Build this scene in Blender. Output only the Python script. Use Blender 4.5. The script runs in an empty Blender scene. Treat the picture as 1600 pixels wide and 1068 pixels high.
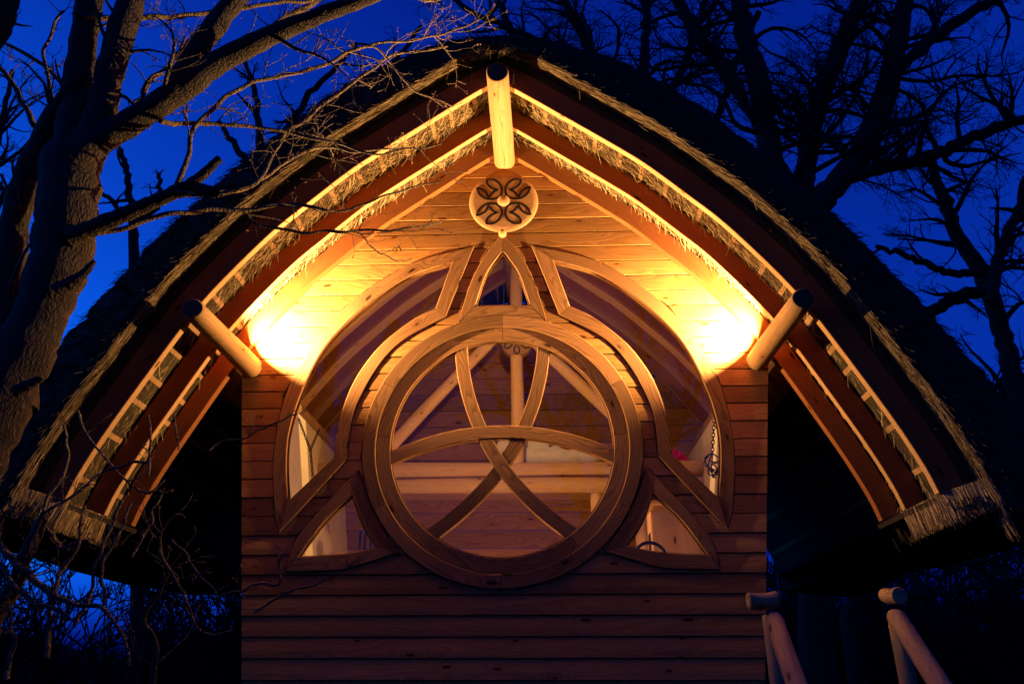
import bpy, bmesh, math, random
import numpy as np
from mathutils import Vector

# ------------------------------------------------------------------ camera, sky, sun, exposure
SC = bpy.context.scene
COL = SC.collection
F_PX, PITCH, YAW, DIST, EYE = 1255.0, math.radians(23.1), math.radians(2.1), 6.0, 1.6
CAM = np.array([0.2989, -DIST, EYE])
cam_d = bpy.data.cameras.new('camera'); cam = bpy.data.objects.new('camera', cam_d); COL.objects.link(cam)
cam_d.sensor_width = 36.0; cam_d.lens = 36.0 * F_PX / 1600.0
cam_d.clip_start = 0.05; cam_d.clip_end = 2000
cam.location = CAM; cam.rotation_euler = (math.radians(90) + PITCH, 0, YAW)
SC.camera = cam

W = bpy.data.worlds.new('World'); SC.world = W; W.use_nodes = True
wn, wl = W.node_tree.nodes, W.node_tree.links
wn.clear()
sky = wn.new('ShaderNodeTexSky'); sky.sky_type = 'NISHITA'; sky.sun_disc = False
SUN_EL, SUN_ROT = math.radians(-2.0), math.radians(280)
sky.sun_elevation = SUN_EL; sky.sun_rotation = SUN_ROT
sky.altitude = 100; sky.air_density = 1.0; sky.dust_density = 0.3; sky.ozone_density = 5.0
def wmath(op, a, b):
    n = wn.new('ShaderNodeMath'); n.operation = op
    for k, v in enumerate((a, b)):
        if isinstance(v, (int, float)): n.inputs[k].default_value = v
        else: wl.new(v, n.inputs[k])
    return n.outputs[0]
sepc_ = wn.new('ShaderNodeSeparateColor'); wl.new(sky.outputs[0], sepc_.inputs[0])
blue = wmath('MULTIPLY', wmath('POWER', sepc_.outputs[2], 1.30), 58.0)          # deep dusk blue
green = wmath('MULTIPLY', wmath('POWER', blue, 1.7), 0.030)
comb_ = wn.new('ShaderNodeCombineColor'); wl.new(wmath('MULTIPLY', blue, 0.003), comb_.inputs[0]); wl.new(green, comb_.inputs[1]); wl.new(blue, comb_.inputs[2])
bg = wn.new('ShaderNodeBackground'); bg.inputs['Strength'].default_value = 0.10
wo = wn.new('ShaderNodeOutputWorld')
wl.new(comb_.outputs[0], bg.inputs['Color']); wl.new(bg.outputs[0], wo.inputs[0])

sd = bpy.data.lights.new('sun', 'SUN'); sd.energy = 0.004; sd.angle = math.radians(12); sd.color = (0.6, 0.75, 1)
so = bpy.data.objects.new('sun', sd); COL.objects.link(so)
so.rotation_euler = (math.radians(80), 0, math.radians(-55))

SC.view_settings.view_transform = 'Standard'; SC.view_settings.look = 'None'
SC.view_settings.exposure = 0.0; SC.view_settings.gamma = 1.0
SC.view_settings.use_curve_mapping = False
SC.cycles.use_denoising = True
SC.cycles.max_bounces = 10; SC.cycles.diffuse_bounces = 5; SC.cycles.transparent_max_bounces = 16
SC.cycles.sample_clamp_indirect = 12

LAMP_W = 1950.0
ROOM_FILL_W = 74.0
PENDANT_FILL_W = 52.0
LAMP_COL = (1.0, 0.57, 0.22)

# ------------------------------------------------------------------ helpers
FWD = np.array([-math.sin(YAW) * math.cos(PITCH), math.cos(YAW) * math.cos(PITCH), math.sin(PITCH)])
RGT = np.array([math.cos(YAW), math.sin(YAW), 0.0]); UPV = np.cross(RGT, FWD)
def bp(px, py, y=0.0):
    """point of the plane at depth y that the photograph shows at this pixel"""
    r = FWD + RGT * (px - 800) / F_PX + UPV * (534 - py) / F_PX
    return CAM + r * ((y + DIST) / r[1])
def bxz(pts, y=0.0):
    return np.array([bp(a, b, y)[[0, 2]] for a, b in pts])
def mir(P):
    Q = np.array(P, float).copy(); Q[:, 0] *= -1; return Q

def catmull(P, n):
    P = np.asarray(P, float)
    if len(P) == 2:
        return P[0] + (P[1] - P[0]) * np.linspace(0, 1, n)[:, None]
    A = np.vstack([2 * P[0] - P[1], P, 2 * P[-1] - P[-2]])
    out = []
    m = len(P) - 1
    for i in range(m):
        p0, p1, p2, p3 = A[i:i + 4]
        for t in np.linspace(0, 1, 12, endpoint=False):
            out.append(0.5 * (2 * p1 + (p2 - p0) * t + (2 * p0 - 5 * p1 + 4 * p2 - p3) * t * t + (3 * p1 - p0 - 3 * p2 + p3) * t ** 3))
    out.append(P[-1]); out = np.array(out)
    return resample(out, n)
def resample(P, n):
    P = np.asarray(P, float)
    s = np.r_[0, np.cumsum(np.linalg.norm(np.diff(P, axis=0), axis=1))]
    t = np.linspace(0, s[-1], n)
    return np.stack([np.interp(t, s, P[:, k]) for k in range(P.shape[1])], 1)

def empty(name, parent=None, loc=(0, 0, 0)):
    o = bpy.data.objects.new(name, None); COL.objects.link(o); o.location = loc
    o.empty_display_size = 0.1
    if parent is not None: o.parent = parent
    return o
def tag(o, label, cat, group=None, kind=None):
    o['label'] = label
    if cat: o['category'] = cat
    if group: o['group'] = group
    if kind: o['kind'] = kind
    return o
def mk(name, verts, faces, mat, parent=None, uvs=None, smooth=False):
    me = bpy.data.meshes.new(name)
    me.from_pydata([tuple(map(float, v)) for v in verts], [], faces)
    if uvs is not None:
        ul = me.uv_layers.new(name='UVMap')
        flat = np.asarray(uvs, np.float32).reshape(-1)
        ul.data.foreach_set('uv', flat)
    if smooth:
        me.polygons.foreach_set('use_smooth', [True] * len(me.polygons))
    me.materials.append(mat); me.update()
    o = bpy.data.objects.new(name, me); COL.objects.link(o)
    if parent is not None: o.parent = parent
    return o

def sweep_ring(name, rings, mat, parent=None, closed=False, smooth=False, vscale=1.0, caps=True):
    """rings: list of (m,3) cross sections; uv = (length, perimeter) in metres"""
    n = len(rings); m = len(rings[0])
    R = np.array(rings, float)
    verts = R.reshape(-1, 3)
    cen = R.mean(1)
    u = np.r_[0, np.cumsum(np.linalg.norm(np.diff(cen, axis=0), axis=1))]
    per = np.r_[0, np.cumsum([np.linalg.norm(R[n // 2, (k + 1) % m] - R[n // 2, k]) for k in range(m)])] * vscale
    faces, uvs = [], []
    for i in range(n - 1 if not closed else n):
        j = (i + 1) % n
        uj = u[j] if j else u[-1] + np.linalg.norm(cen[0] - cen[-1])
        for k in range(m):
            l = (k + 1) % m
            faces.append((i * m + k, i * m + l, j * m + l, j * m + k))
            uvs += [(u[i], per[k]), (u[i], per[k + 1]), (uj, per[k + 1]), (uj, per[k])]
    if caps and not closed:
        faces.append(tuple(range(m - 1, -1, -1))); uvs += [(0.02 * math.cos(6.28 * k / m), 0.02 * math.sin(6.28 * k / m)) for k in range(m - 1, -1, -1)]
        faces.append(tuple((n - 1) * m + k for k in range(m))); uvs += [(u[-1] + 0.02 * math.cos(6.28 * k / m), 0.02 * math.sin(6.28 * k / m)) for k in range(m)]
    o = mk(name, verts, faces, mat, parent, uvs, smooth)
    bm = bmesh.new(); bm.from_mesh(o.data); bmesh.ops.recalc_face_normals(bm, faces=bm.faces); bm.to_mesh(o.data); bm.free()
    return o

def strip(name, A, B, yf, yb, mat, parent, n=24, ch=0.006, gap=0.0015):
    """flat curved member between the two outlines A and B (x,z), chamfered front edges"""
    A = resample(A, n) if len(A) != n else np.asarray(A); B = resample(B, n) if len(B) != n else np.asarray(B)
    if gap:
        dA = A[1] - A[0]; A[0] = A[0] + dA / np.linalg.norm(dA) * gap; dB = B[1] - B[0]; B[0] = B[0] + dB / np.linalg.norm(dB) * gap
        dA = A[-2] - A[-1]; A[-1] = A[-1] + dA / np.linalg.norm(dA) * gap; dB = B[-2] - B[-1]; B[-1] = B[-1] + dB / np.linalg.norm(dB) * gap
    rings = []
    for a, b in zip(A, B):
        d = b - a; L = np.linalg.norm(d); d = d / max(L, 1e-6); c = min(ch, L * 0.3)
        a1, b1 = a + d * c, b - d * c
        rings.append([(a[0], yb, a[1]), (a[0], yf + c, a[1]), (a1[0], yf, a1[1]), (b1[0], yf, b1[1]), (b[0], yf + c, b[1]), (b[0], yb, b[1])])
    return sweep_ring(name, rings, mat, parent)

def log(name, P, r0, r1, mat, parent, sides=18, n=14, seed=0, bend=0.006, cap_mat=None, chamfer=0.008):
    rng = np.random.RandomState(seed)
    P = np.asarray(P, float)
    a, b = P[0], P[-1]
    ax = (b - a) / np.linalg.norm(b - a)
    ref = np.array([0, 0, 1.0]) if abs(ax[2]) < 0.9 else np.array([1.0, 0, 0])
    e1 = np.cross(ax, ref); e1 /= np.linalg.norm(e1); e2 = np.cross(ax, e1)
    ph = rng.rand(6) * 6.28
    L = np.linalg.norm(b - a)
    rings = []
    ts = np.r_[0, chamfer / L, np.linspace(0.04, 0.96, n), 1 - chamfer / L, 1]
    path = catmull(P, 60) if len(P) > 2 else P
    for q, t in enumerate(ts):
        c = a + (b - a) * t if len(P) == 2 else np.array([np.interp(t, np.linspace(0, 1, 60), path[:, k]) for k in range(3)])
        c = c + e1 * bend * math.sin(3.1 * t + ph[0]) + e2 * bend * math.sin(4.3 * t + ph[1])
        r = r0 + (r1 - r0) * t
        if q in (0, len(ts) - 1): r *= 0.90
        ring = []
        for k in range(sides):
            th = 2 * math.pi * k / sides
            rr = r * (1 + 0.03 * math.sin(2 * th + ph[2] + 2 * t) + 0.03 * math.sin(3 * th + ph[3] - 5 * t) + 0.022 * math.sin(11 * t + 2 * th + ph[4]) + 0.015 * math.sin(23 * t - th + ph[5]))
            ring.append(c + (e1 * math.cos(th) + e2 * math.sin(th)) * rr)
        rings.append(ring)
    o = sweep_ring(name, rings, mat, parent, smooth=True)
    if cap_mat:
        o.data.materials.append(cap_mat)
        for p in o.data.polygons[-2:]: p.material_index = 1
    for p in o.data.polygons[-2:]: p.use_smooth = False
    return o

def box(name, c, s, mat, parent=None, rz=0.0, bev=0.004):
    bm = bmesh.new(); bmesh.ops.create_cube(bm, size=1)
    for v in bm.verts: v.co = Vector((v.co.x * s[0], v.co.y * s[1], v.co.z * s[2]))
    if bev: bmesh.ops.bevel(bm, geom=list(bm.edges), offset=min(bev, min(s) * 0.3), segments=1, affect='EDGES')
    uv = bm.loops.layers.uv.new('UVMap'); L = int(np.argmax(s)); o2 = [k for k in range(3) if k != L]
    for f in bm.faces:
        nn = [abs(x) for x in f.normal]
        for l in f.loops:
            co = l.vert.co
            v = co[o2[0]] if nn[o2[1]] > nn[o2[0]] else co[o2[1]]
            l[uv].uv = (co[L], v + 0.37)
    me = bpy.data.meshes.new(name); bm.to_mesh(me); bm.free(); me.materials.append(mat)
    o = bpy.data.objects.new(name, me); COL.objects.link(o); o.location = c; o.rotation_euler = (0, 0, rz)
    if parent is not None: o.parent = parent
    return o

# ------------------------------------------------------------------ materials
def newmat(name):
    m = bpy.data.materials.new(name); m.use_nodes = True
    nt = m.node_tree; nt.nodes.clear()
    out = nt.nodes.new('ShaderNodeOutputMaterial')
    return m, nt.nodes, nt.links, out
def M(nodes, links, op, a, b=None, c=None, clamp=False):
    n = nodes.new('ShaderNodeMath'); n.operation = op; n.use_clamp = clamp
    for i, v in enumerate((a, b, c)):
        if v is None: continue
        if isinstance(v, (int, float)): n.inputs[i].default_value = v
        else: links.new(v, n.inputs[i])
    return n.outputs[0]
def mixc(nodes, links, fac, a, b, mode='MIX'):
    n = nodes.new('ShaderNodeMix'); n.data_type = 'RGBA'; n.blend_type = mode
    for idx, v in ((0, fac), (6, a), (7, b)):
        if isinstance(v, (int, float)): n.inputs[idx].default_value = v
        elif isinstance(v, tuple): n.inputs[idx].default_value = (*v, 1) if len(v) == 3 else v
        else: links.new(v, n.inputs[idx])
    return n.outputs[2]

def wood(name, base, dark, rough=0.8, rings=46, ring_amt=0.5, knots=0.8, bump=0.25, weather=0.0, tintvar=0.25, crack=0):
    m, N, L, out = newmat(name)
    tc = N.new('ShaderNodeTexCoord'); sep = N.new('ShaderNodeSeparateXYZ'); L.new(tc.outputs['UV'], sep.inputs[0])
    oi = N.new('ShaderNodeObjectInfo'); rnd = oi.outputs['Random']
    u = M(N, L, 'ADD', sep.outputs[0], M(N, L, 'MULTIPLY', rnd, 61.7))
    v = M(N, L, 'ADD', sep.outputs[1], M(N, L, 'MULTIPLY', rnd, 23.3))
    def vec(su, sv, w=None):
        c = N.new('ShaderNodeCombineXYZ')
        L.new(M(N, L, 'MULTIPLY', u, su), c.inputs[0]); L.new(M(N, L, 'MULTIPLY', v, sv), c.inputs[1])
        if w is not None: L.new(w, c.inputs[2])
        return c.outputs[0]
    def noise(vc, scale, det=2.0, rgh=0.5):
        n = N.new('ShaderNodeTexNoise'); n.inputs['Scale'].default_value = scale; n.inputs['Detail'].default_value = det
        n.inputs['Roughness'].default_value = rgh; L.new(vc, n.inputs['Vector']); return n.outputs['Fac']
    # knots
    vo = N.new('ShaderNodeTexVoronoi'); vo.voronoi_dimensions = '2D'; vo.inputs['Scale'].default_value = 1.0
    L.new(vec(2.6, 7.5), vo.inputs['Vector'])
    kd = vo.outputs['Distance']
    sepc = N.new('ShaderNodeSeparateColor'); L.new(vo.outputs['Color'], sepc.inputs[0])
    keep = M(N, L, 'GREATER_THAN', sepc.outputs[0], 1 - 0.42 * knots)
    infl = M(N, L, 'MULTIPLY', keep, M(N, L, 'POWER', M(N, L, 'SUBTRACT', 1.0, M(N, L, 'MINIMUM', M(N, L, 'MULTIPLY', kd, 2.4), 1.0)), 2.0))
    core = M(N, L, 'MULTIPLY', keep, M(N, L, 'LESS_THAN', kd, M(N, L, 'MULTIPLY_ADD', sepc.outputs[1], 0.06, 0.04)))
    # growth lines
    warp = noise(vec(1.1, 5.0), 1.0, 2.0)
    ph = M(N, L, 'ADD', M(N, L, 'MULTIPLY', v, rings), M(N, L, 'ADD', M(N, L, 'MULTIPLY', warp, rings * 0.34), M(N, L, 'MULTIPLY', infl, 5.0)))
    fr = M(N, L, 'FRACT', ph)
    saw = M(N, L, 'POWER', fr, 2.4)
    tooth = M(N, L, 'MULTIPLY', saw, M(N, L, 'SUBTRACT', 1.0, M(N, L, 'POWER', fr, 24.0)))
    streak = noise(vec(3.5, 210.0), 1.0, 3.0, 0.6)
    broad = noise(vec(0.7, 9.0), 1.0, 3.0)
    fac = M(N, L, 'ADD', M(N, L, 'MULTIPLY', tooth, ring_amt), M(N, L, 'MULTIPLY', M(N, L, 'SUBTRACT', streak, 0.35), 0.55), clamp=True)
    fac = M(N, L, 'ADD', fac, M(N, L, 'MULTIPLY', infl, 0.45), clamp=True)
    col = mixc(N, L, fac, base, dark)
    tv = M(N, L, 'MULTIPLY_ADD', rnd, tintvar, 1.0 - tintvar * 0.55)
    tv = M(N, L, 'MULTIPLY', tv, M(N, L, 'MULTIPLY_ADD', broad, 0.45, 0.78))
    cc = N.new('ShaderNodeCombineColor'); [L.new(tv, cc.inputs[k]) for k in range(3)]
    col = mixc(N, L, 1.0, col, cc.outputs[0], 'MULTIPLY')
    col = mixc(N, L, core, col, (dark[0] * 0.35, dark[1] * 0.28, dark[2] * 0.25))
    if weather:
        wv = N.new('ShaderNodeTexNoise'); wv.inputs['Scale'].default_value = 2.2; wv.inputs['Detail'].default_value = 5
        L.new(tc.outputs['Object'], wv.inputs['Vector'])
        wf = M(N, L, 'MULTIPLY', M(N, L, 'SUBTRACT', wv.outputs['Fac'], 0.42, clamp=True), weather * 3.0, clamp=True)
        col = mixc(N, L, wf, col, (0.16, 0.13, 0.11))
    if crack:
        cw = noise(vec(2.2, 0.0), 1.0, 4.0, 0.65)
        cd = None
        for v0, th in ((0.135, 0.0016), (0.40, 0.0012), (0.27, 0.0007)):
            dd = M(N, L, 'ABSOLUTE', M(N, L, 'SUBTRACT', sep.outputs[1], M(N, L, 'MULTIPLY_ADD', cw, 0.10, v0 - 0.05)))
            q = M(N, L, 'LESS_THAN', dd, M(N, L, 'MULTIPLY', M(N, L, 'SUBTRACT', noise(vec(3.1, 0.0), 1.0, 2.0), 0.38), th * 7))
            cd = q if cd is None else M(N, L, 'MAXIMUM', cd, q)
        col = mixc(N, L, M(N, L, 'MULTIPLY', cd, 0.85), col, (0.03, 0.016, 0.008))
    b = N.new('ShaderNodeBsdfPrincipled'); L.new(col, b.inputs['Base Color'])
    L.new(M(N, L, 'MULTIPLY_ADD', streak, 0.2, rough - 0.1), b.inputs['Roughness'])
    b.inputs['Specular IOR Level'].default_value = 0.06
    bu = N.new('ShaderNodeBump'); bu.inputs['Strength'].default_value = bump; bu.inputs['Distance'].default_value = 0.003
    L.new(M(N, L, 'SUBTRACT', M(N, L, 'MULTIPLY', streak, 0.6), M(N, L, 'ADD', M(N, L, 'MULTIPLY', tooth, 0.5), core)), bu.inputs['Height'])
    L.new(bu.outputs[0], b.inputs['Normal']); L.new(b.outputs[0], out.inputs[0])
    return m

MAT = {}
MAT['siding'] = wood('larch_siding', (0.38, 0.190, 0.058), (0.21, 0.080, 0.018), rings=34, ring_amt=0.75, knots=0.6, weather=0.16, tintvar=0.7)
MAT['trim'] = wood('larch_trim', (0.27, 0.135, 0.053), (0.085, 0.035, 0.012), rings=42, ring_amt=0.8, knots=0.45, weather=0.10, tintvar=0.55)
MAT['rafter'] = wood('laminated_rafter', (0.24, 0.088, 0.028), (0.14, 0.042, 0.012), rings=60, ring_amt=0.5, knots=0.5)
MAT['edge'] = wood('brightened_edge', (0.42, 0.26, 0.12), (0.28, 0.15, 0.06), rings=60, ring_amt=0.3, knots=0.4)  # pale underside colour, brightens the lamp-lit lines of the front rafters
MAT['log'] = wood('peeled_log', (0.36, 0.215, 0.095), (0.20, 0.09, 0.03), rings=30, ring_amt=0.45, knots=0.9, rough=0.75, bump=0.5, weather=0.12, crack=1)
MAT['palelog'] = wood('pale_inner_log', (0.56, 0.36, 0.18), (0.34, 0.17, 0.065), rings=30, ring_amt=0.35, knots=0.9, rough=0.6)
MAT['logend'] = wood('log_end_grain', (0.10, 0.065, 0.035), (0.06, 0.035, 0.018), rings=30, ring_amt=0.4, knots=0.0)
MAT['rail'] = wood('weathered_rail', (0.44, 0.29, 0.12), (0.22, 0.13, 0.05), rings=30, ring_amt=0.5, knots=1.0, weather=0.65, bump=0.8, crack=1)
MAT['inner'] = wood('inner_pine', (0.52, 0.31, 0.16), (0.34, 0.16, 0.06), rings=40, ring_amt=0.4, knots=0.8)
MAT['disc'] = wood('medallion_wood', (0.28, 0.16, 0.078), (0.17, 0.085, 0.035), rings=26, ring_amt=0.25, knots=0.0)
MAT['batten'] = wood('roof_batten', (0.34, 0.20, 0.09), (0.20, 0.10, 0.04), rings=50, ring_amt=0.4, knots=0.3)

def plain(name, col, rough=0.7, metal=0.0, nscale=0.0, ncol=None, bump=0.0, spec=0.15):
    m, N, L, out = newmat(name)
    b = N.new('ShaderNodeBsdfPrincipled'); b.inputs['Base Color'].default_value = (*col, 1)
    b.inputs['Roughness'].default_value = rough; b.inputs['Metallic'].default_value = metal
    b.inputs['Specular IOR Level'].default_value = spec
    if nscale:
        tc = N.new('ShaderNodeTexCoord'); n = N.new('ShaderNodeTexNoise'); n.inputs['Scale'].default_value = nscale
        n.inputs['Detail'].default_value = 6; n.inputs['Roughness'].default_value = 0.65
        L.new(tc.outputs['Object'], n.inputs['Vector'])
        f = M(N, L, 'MULTIPLY', M(N, L, 'SUBTRACT', n.outputs['Fac'], 0.3), 2.2, clamp=True)
        L.new(mixc(N, L, f, col, ncol or tuple(c * 0.6 for c in col)), b.inputs['Base Color'])
        if bump:
            bu = N.new('ShaderNodeBump'); bu.inputs['Strength'].default_value = bump; bu.inputs['Distance'].default_value = 0.01
            L.new(n.outputs['Fac'], bu.inputs['Height']); L.new(bu.outputs[0], b.inputs['Normal'])
    L.new(b.outputs[0], out.inputs[0]); return m

MAT['inlay'] = plain('burnt_inlay', (0.012, 0.008, 0.006), 0.7)
MAT['iron'] = plain('black_iron', (0.03, 0.022, 0.018), 0.5, 0.6, 60, (0.08, 0.04, 0.02))
MAT['plaster'] = plain('cream_plaster', (0.62, 0.52, 0.38), 0.9, 0, 5, (0.50, 0.40, 0.27), 0.15)
MAT['linen'] = plain('white_linen', (0.72, 0.70, 0.68), 0.9, 0, 9, (0.62, 0.60, 0.57))
MAT['red'] = plain('red_paper', (0.72, 0.010, 0.004), 0.6, 0, 25, (0.55, 0.006, 0.003))
MAT['blackwood'] = plain('black_paint', (0.010, 0.011, 0.02), 0.35)
MAT['dark'] = plain('dark_gap', (0.02, 0.015, 0.012), 0.9)
MAT['ground'] = plain('night_grass', (0.03, 0.035, 0.012), 0.95, 0, 3, (0.035, 0.026, 0.014), 0.6)
MAT['hill'] = plain('far_hill', (0.012, 0.014, 0.007), 1.0, 0, 0.5, (0.008, 0.010, 0.005))
MAT['lampmetal'] = plain('lamp_metal', (0.05, 0.05, 0.05), 0.4, 0.8)
MAT['farwood'] = plain('far_twig_bark', (0.014, 0.011, 0.008), 0.95)

def straw_mat(name, c1, c2, c3, island=True):
    m, N, L, out = newmat(name)
    b = N.new('ShaderNodeBsdfPrincipled'); b.inputs['Roughness'].default_value = 0.75; b.inputs['Specular IOR Level'].default_value = 0.1
    if island:
        g = N.new('ShaderNodeNewGeometry'); r = g.outputs['Random Per Island']
        cr = N.new('ShaderNodeValToRGB'); L.new(r, cr.inputs[0])
        cr.color_ramp.elements[0].color = (*c1, 1); cr.color_ramp.elements[1].color = (*c3, 1)
        e = cr.color_ramp.elements.new(0.5); e.color = (*c2, 1)
        L.new(cr.outputs[0], b.inputs['Base Color'])
    else:
        tc = N.new('ShaderNodeTexCoord'); n = N.new('ShaderNodeTexNoise'); n.inputs['Scale'].default_value = 1.0; n.inputs['Detail'].default_value = 5
        mp = N.new('ShaderNodeMapping'); mp.inputs['Scale'].default_value = (3, 160, 1); L.new(tc.outputs['UV'], mp.inputs[0]); L.new(mp.outputs[0], n.inputs['Vector'])
        f = M(N, L, 'MULTIPLY', M(N, L, 'SUBTRACT', n.outputs['Fac'], 0.32), 2.6, clamp=True)
        col = mixc(N, L, f, c1, c3); L.new(col, b.inputs['Base Color'])
        bu = N.new('ShaderNodeBump'); bu.inputs['Strength'].default_value = 0.9; bu.inputs['Distance'].default_value = 0.012
        L.new(n.outputs['Fac'], bu.inputs['Height']); L.new(bu.outputs[0], b.inputs['Normal'])
    L.new(b.outputs[0], out.inputs[0]); return m
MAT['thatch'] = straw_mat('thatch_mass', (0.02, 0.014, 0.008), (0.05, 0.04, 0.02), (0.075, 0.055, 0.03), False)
MAT['straw'] = straw_mat('loose_straw', (0.12, 0.08, 0.036), (0.29, 0.20, 0.092), (0.47, 0.345, 0.17))
MAT['lipstraw'] = straw_mat('verge_reed', (0.05, 0.034, 0.017), (0.14, 0.098, 0.048), (0.28, 0.20, 0.10))
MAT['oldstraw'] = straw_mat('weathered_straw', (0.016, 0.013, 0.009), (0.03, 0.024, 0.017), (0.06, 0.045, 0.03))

def glass():
    m, N, L, out = newmat('window_glass')
    tr = N.new('ShaderNodeBsdfTransparent'); gl = N.new('ShaderNodeBsdfGlossy'); gl.inputs['Roughness'].default_value = 0.0
    tr.inputs[0].default_value = (0.97, 0.98, 0.97, 1)
    lw = N.new('ShaderNodeLayerWeight'); lw.inputs['Blend'].default_value = 0.5
    f = M(N, L, 'MULTIPLY_ADD', M(N, L, 'POWER', lw.outputs['Facing'], 5.0), 0.92, 0.032)
    mx = N.new('ShaderNodeMixShader'); L.new(f, mx.inputs[0]); L.new(tr.outputs[0], mx.inputs[1]); L.new(gl.outputs[0], mx.inputs[2])
    tc = N.new('ShaderNodeTexCoord')
    n = N.new('ShaderNodeTexNoise'); n.inputs['Scale'].default_value = 4; n.inputs['Detail'].default_value = 6; n.inputs['Roughness'].default_value = 0.7
    L.new(tc.outputs['Object'], n.inputs['Vector'])
    sp = N.new('ShaderNodeTexVoronoi'); sp.inputs['Scale'].default_value = 38; L.new(tc.outputs['Object'], sp.inputs['Vector'])
    spot = M(N, L, 'MULTIPLY', M(N, L, 'LESS_THAN', sp.outputs['Distance'], 0.08), 0.018)
    dust = M(N, L, 'ADD', M(N, L, 'MULTIPLY', M(N, L, 'SUBTRACT', n.outputs['Fac'], 0.35, clamp=True), 0.0025), spot)
    df = N.new('ShaderNodeBsdfDiffuse'); df.inputs[0].default_value = (0.6, 0.56, 0.5, 1)
    m2 = N.new('ShaderNodeMixShader'); L.new(dust, m2.inputs[0]); L.new(mx.outputs[0], m2.inputs[1]); L.new(df.outputs[0], m2.inputs[2])
    L.new(m2.outputs[0], out.inputs[0]); return m
MAT['glass'] = glass()

def bark(name, c1, c2, lich):
    m, N, L, out = newmat(name)
    tc = N.new('ShaderNodeTexCoord')
    mp = N.new('ShaderNodeMapping'); mp.inputs['Scale'].default_value = (1, 1, 0.34); L.new(tc.outputs['Object'], mp.inputs[0])
    n = N.new('ShaderNodeTexNoise'); n.inputs['Scale'].default_value = 70; n.inputs['Detail'].default_value = 6; n.inputs['Roughness'].default_value = 0.7
    L.new(mp.outputs[0], n.inputs['Vector'])
    n2 = N.new('ShaderNodeTexNoise'); n2.inputs['Scale'].default_value = 7; n2.inputs['Detail'].default_value = 5; L.new(tc.outputs['Object'], n2.inputs['Vector'])
    vr = N.new('ShaderNodeTexVoronoi'); vr.feature = 'DISTANCE_TO_EDGE'; vr.inputs['Scale'].default_value = 48
    wn_ = N.new('ShaderNodeMixRGB') if False else None
    mp2 = N.new('ShaderNodeVectorMath'); mp2.operation = 'MULTIPLY_ADD'; L.new(n2.outputs['Color'], mp2.inputs[0]); mp2.inputs[1].default_value = (0.10, 0.10, 0.10); L.new(mp.outputs[0], mp2.inputs[2]); L.new(mp2.outputs[0], vr.inputs['Vector'])
    ridge = M(N, L, 'MULTIPLY', vr.outputs['Distance'], 3.2, clamp=True)
    f = M(N, L, 'MULTIPLY', M(N, L, 'MULTIPLY', M(N, L, 'SUBTRACT', n.outputs['Fac'], 0.30), 3.0, clamp=True), ridge)
    col = mixc(N, L, f, c1, c2)
    g = M(N, L, 'MULTIPLY', M(N, L, 'SUBTRACT', n2.outputs['Fac'], 0.5, clamp=True), 4.0, clamp=True)
    col = mixc(N, L, M(N, L, 'MULTIPLY', g, 0.6), col, lich)
    b = N.new('ShaderNodeBsdfPrincipled'); L.new(col, b.inputs['Base Color']); b.inputs['Roughness'].default_value = 0.9
    bu = N.new('ShaderNodeBump'); bu.inputs['Strength'].default_value = 0.9; bu.inputs['Distance'].default_value = 0.009
    L.new(M(N, L, 'ADD', n.outputs['Fac'], ridge), bu.inputs['Height']); L.new(bu.outputs[0], b.inputs['Normal']); L.new(b.outputs[0], out.inputs[0])
    return m
MAT['bark'] = bark('oak_bark', (0.016, 0.010, 0.005), (0.062, 0.040, 0.019), (0.060, 0.048, 0.021))
MAT['twig'] = bark('twig_bark', (0.07, 0.048, 0.025), (0.23, 0.155, 0.08), (0.22, 0.175, 0.09))
MAT['bud'] = plain('winter_bud', (0.24, 0.10, 0.055), 0.7)
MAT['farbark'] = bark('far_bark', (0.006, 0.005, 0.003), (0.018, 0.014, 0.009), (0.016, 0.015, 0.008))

# ------------------------------------------------------------------ ground and far land
def sheet(name, x0, x1, y0, y1, z, mat, n=40, amp=0.0, seed=1):
    rng = np.random.RandomState(seed)
    xs = np.linspace(x0, x1, n); ys = np.linspace(y0, y1, n); v = []
    for y in ys:
        for x in xs: v.append((x, y, z + amp * (math.sin(x * 0.31 + y * 0.17) + math.sin(y * 0.23 - x * 0.11)) * 0.5 + amp * 0.2 * rng.randn()))
    f = [(j * n + i, j * n + i + 1, (j + 1) * n + i + 1, (j + 1) * n + i) for j in range(n - 1) for i in range(n - 1)]
    return mk(name, v, f, mat, None, None, True)
g = sheet('ground', -400, 400, -200, 700, 0.0, MAT['ground'], 90, 0.05)
tag(g, 'dark rough grass ground under the treehouse', 'ground', kind='structure')
v, f = [], []
nh = 120
for i in range(nh + 1):
    a = math.pi * (0.02 + 0.96 * i / nh); R = 60.0
    x, y = R * math.cos(a), R * math.sin(a)
    h = 4.6 + 0.9 * math.sin(i * 0.37) + 0.4 * math.sin(i * 0.91 + 1)
    v += [(x * 0.8, y * 0.8, -1), (x, y, h), (x * 1.9, y * 1.9, h + 1.6 + math.sin(i * 0.21))]
for i in range(nh):
    for k in (0, 1): f.append((i * 3 + k, i * 3 + 3 + k, i * 3 + 4 + k, i * 3 + 1 + k))
hl = mk('hills', v, f, MAT['hill'], None, None, True)
tag(hl, 'low dark hills along the night horizon', 'hills', kind='structure')

# ------------------------------------------------------------------ treehouse
TH = empty('treehouse', None, (0, 0, 0.0))
tag(TH, 'timber treehouse with curved thatched gable and round knotwork window', 'treehouse')

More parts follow.
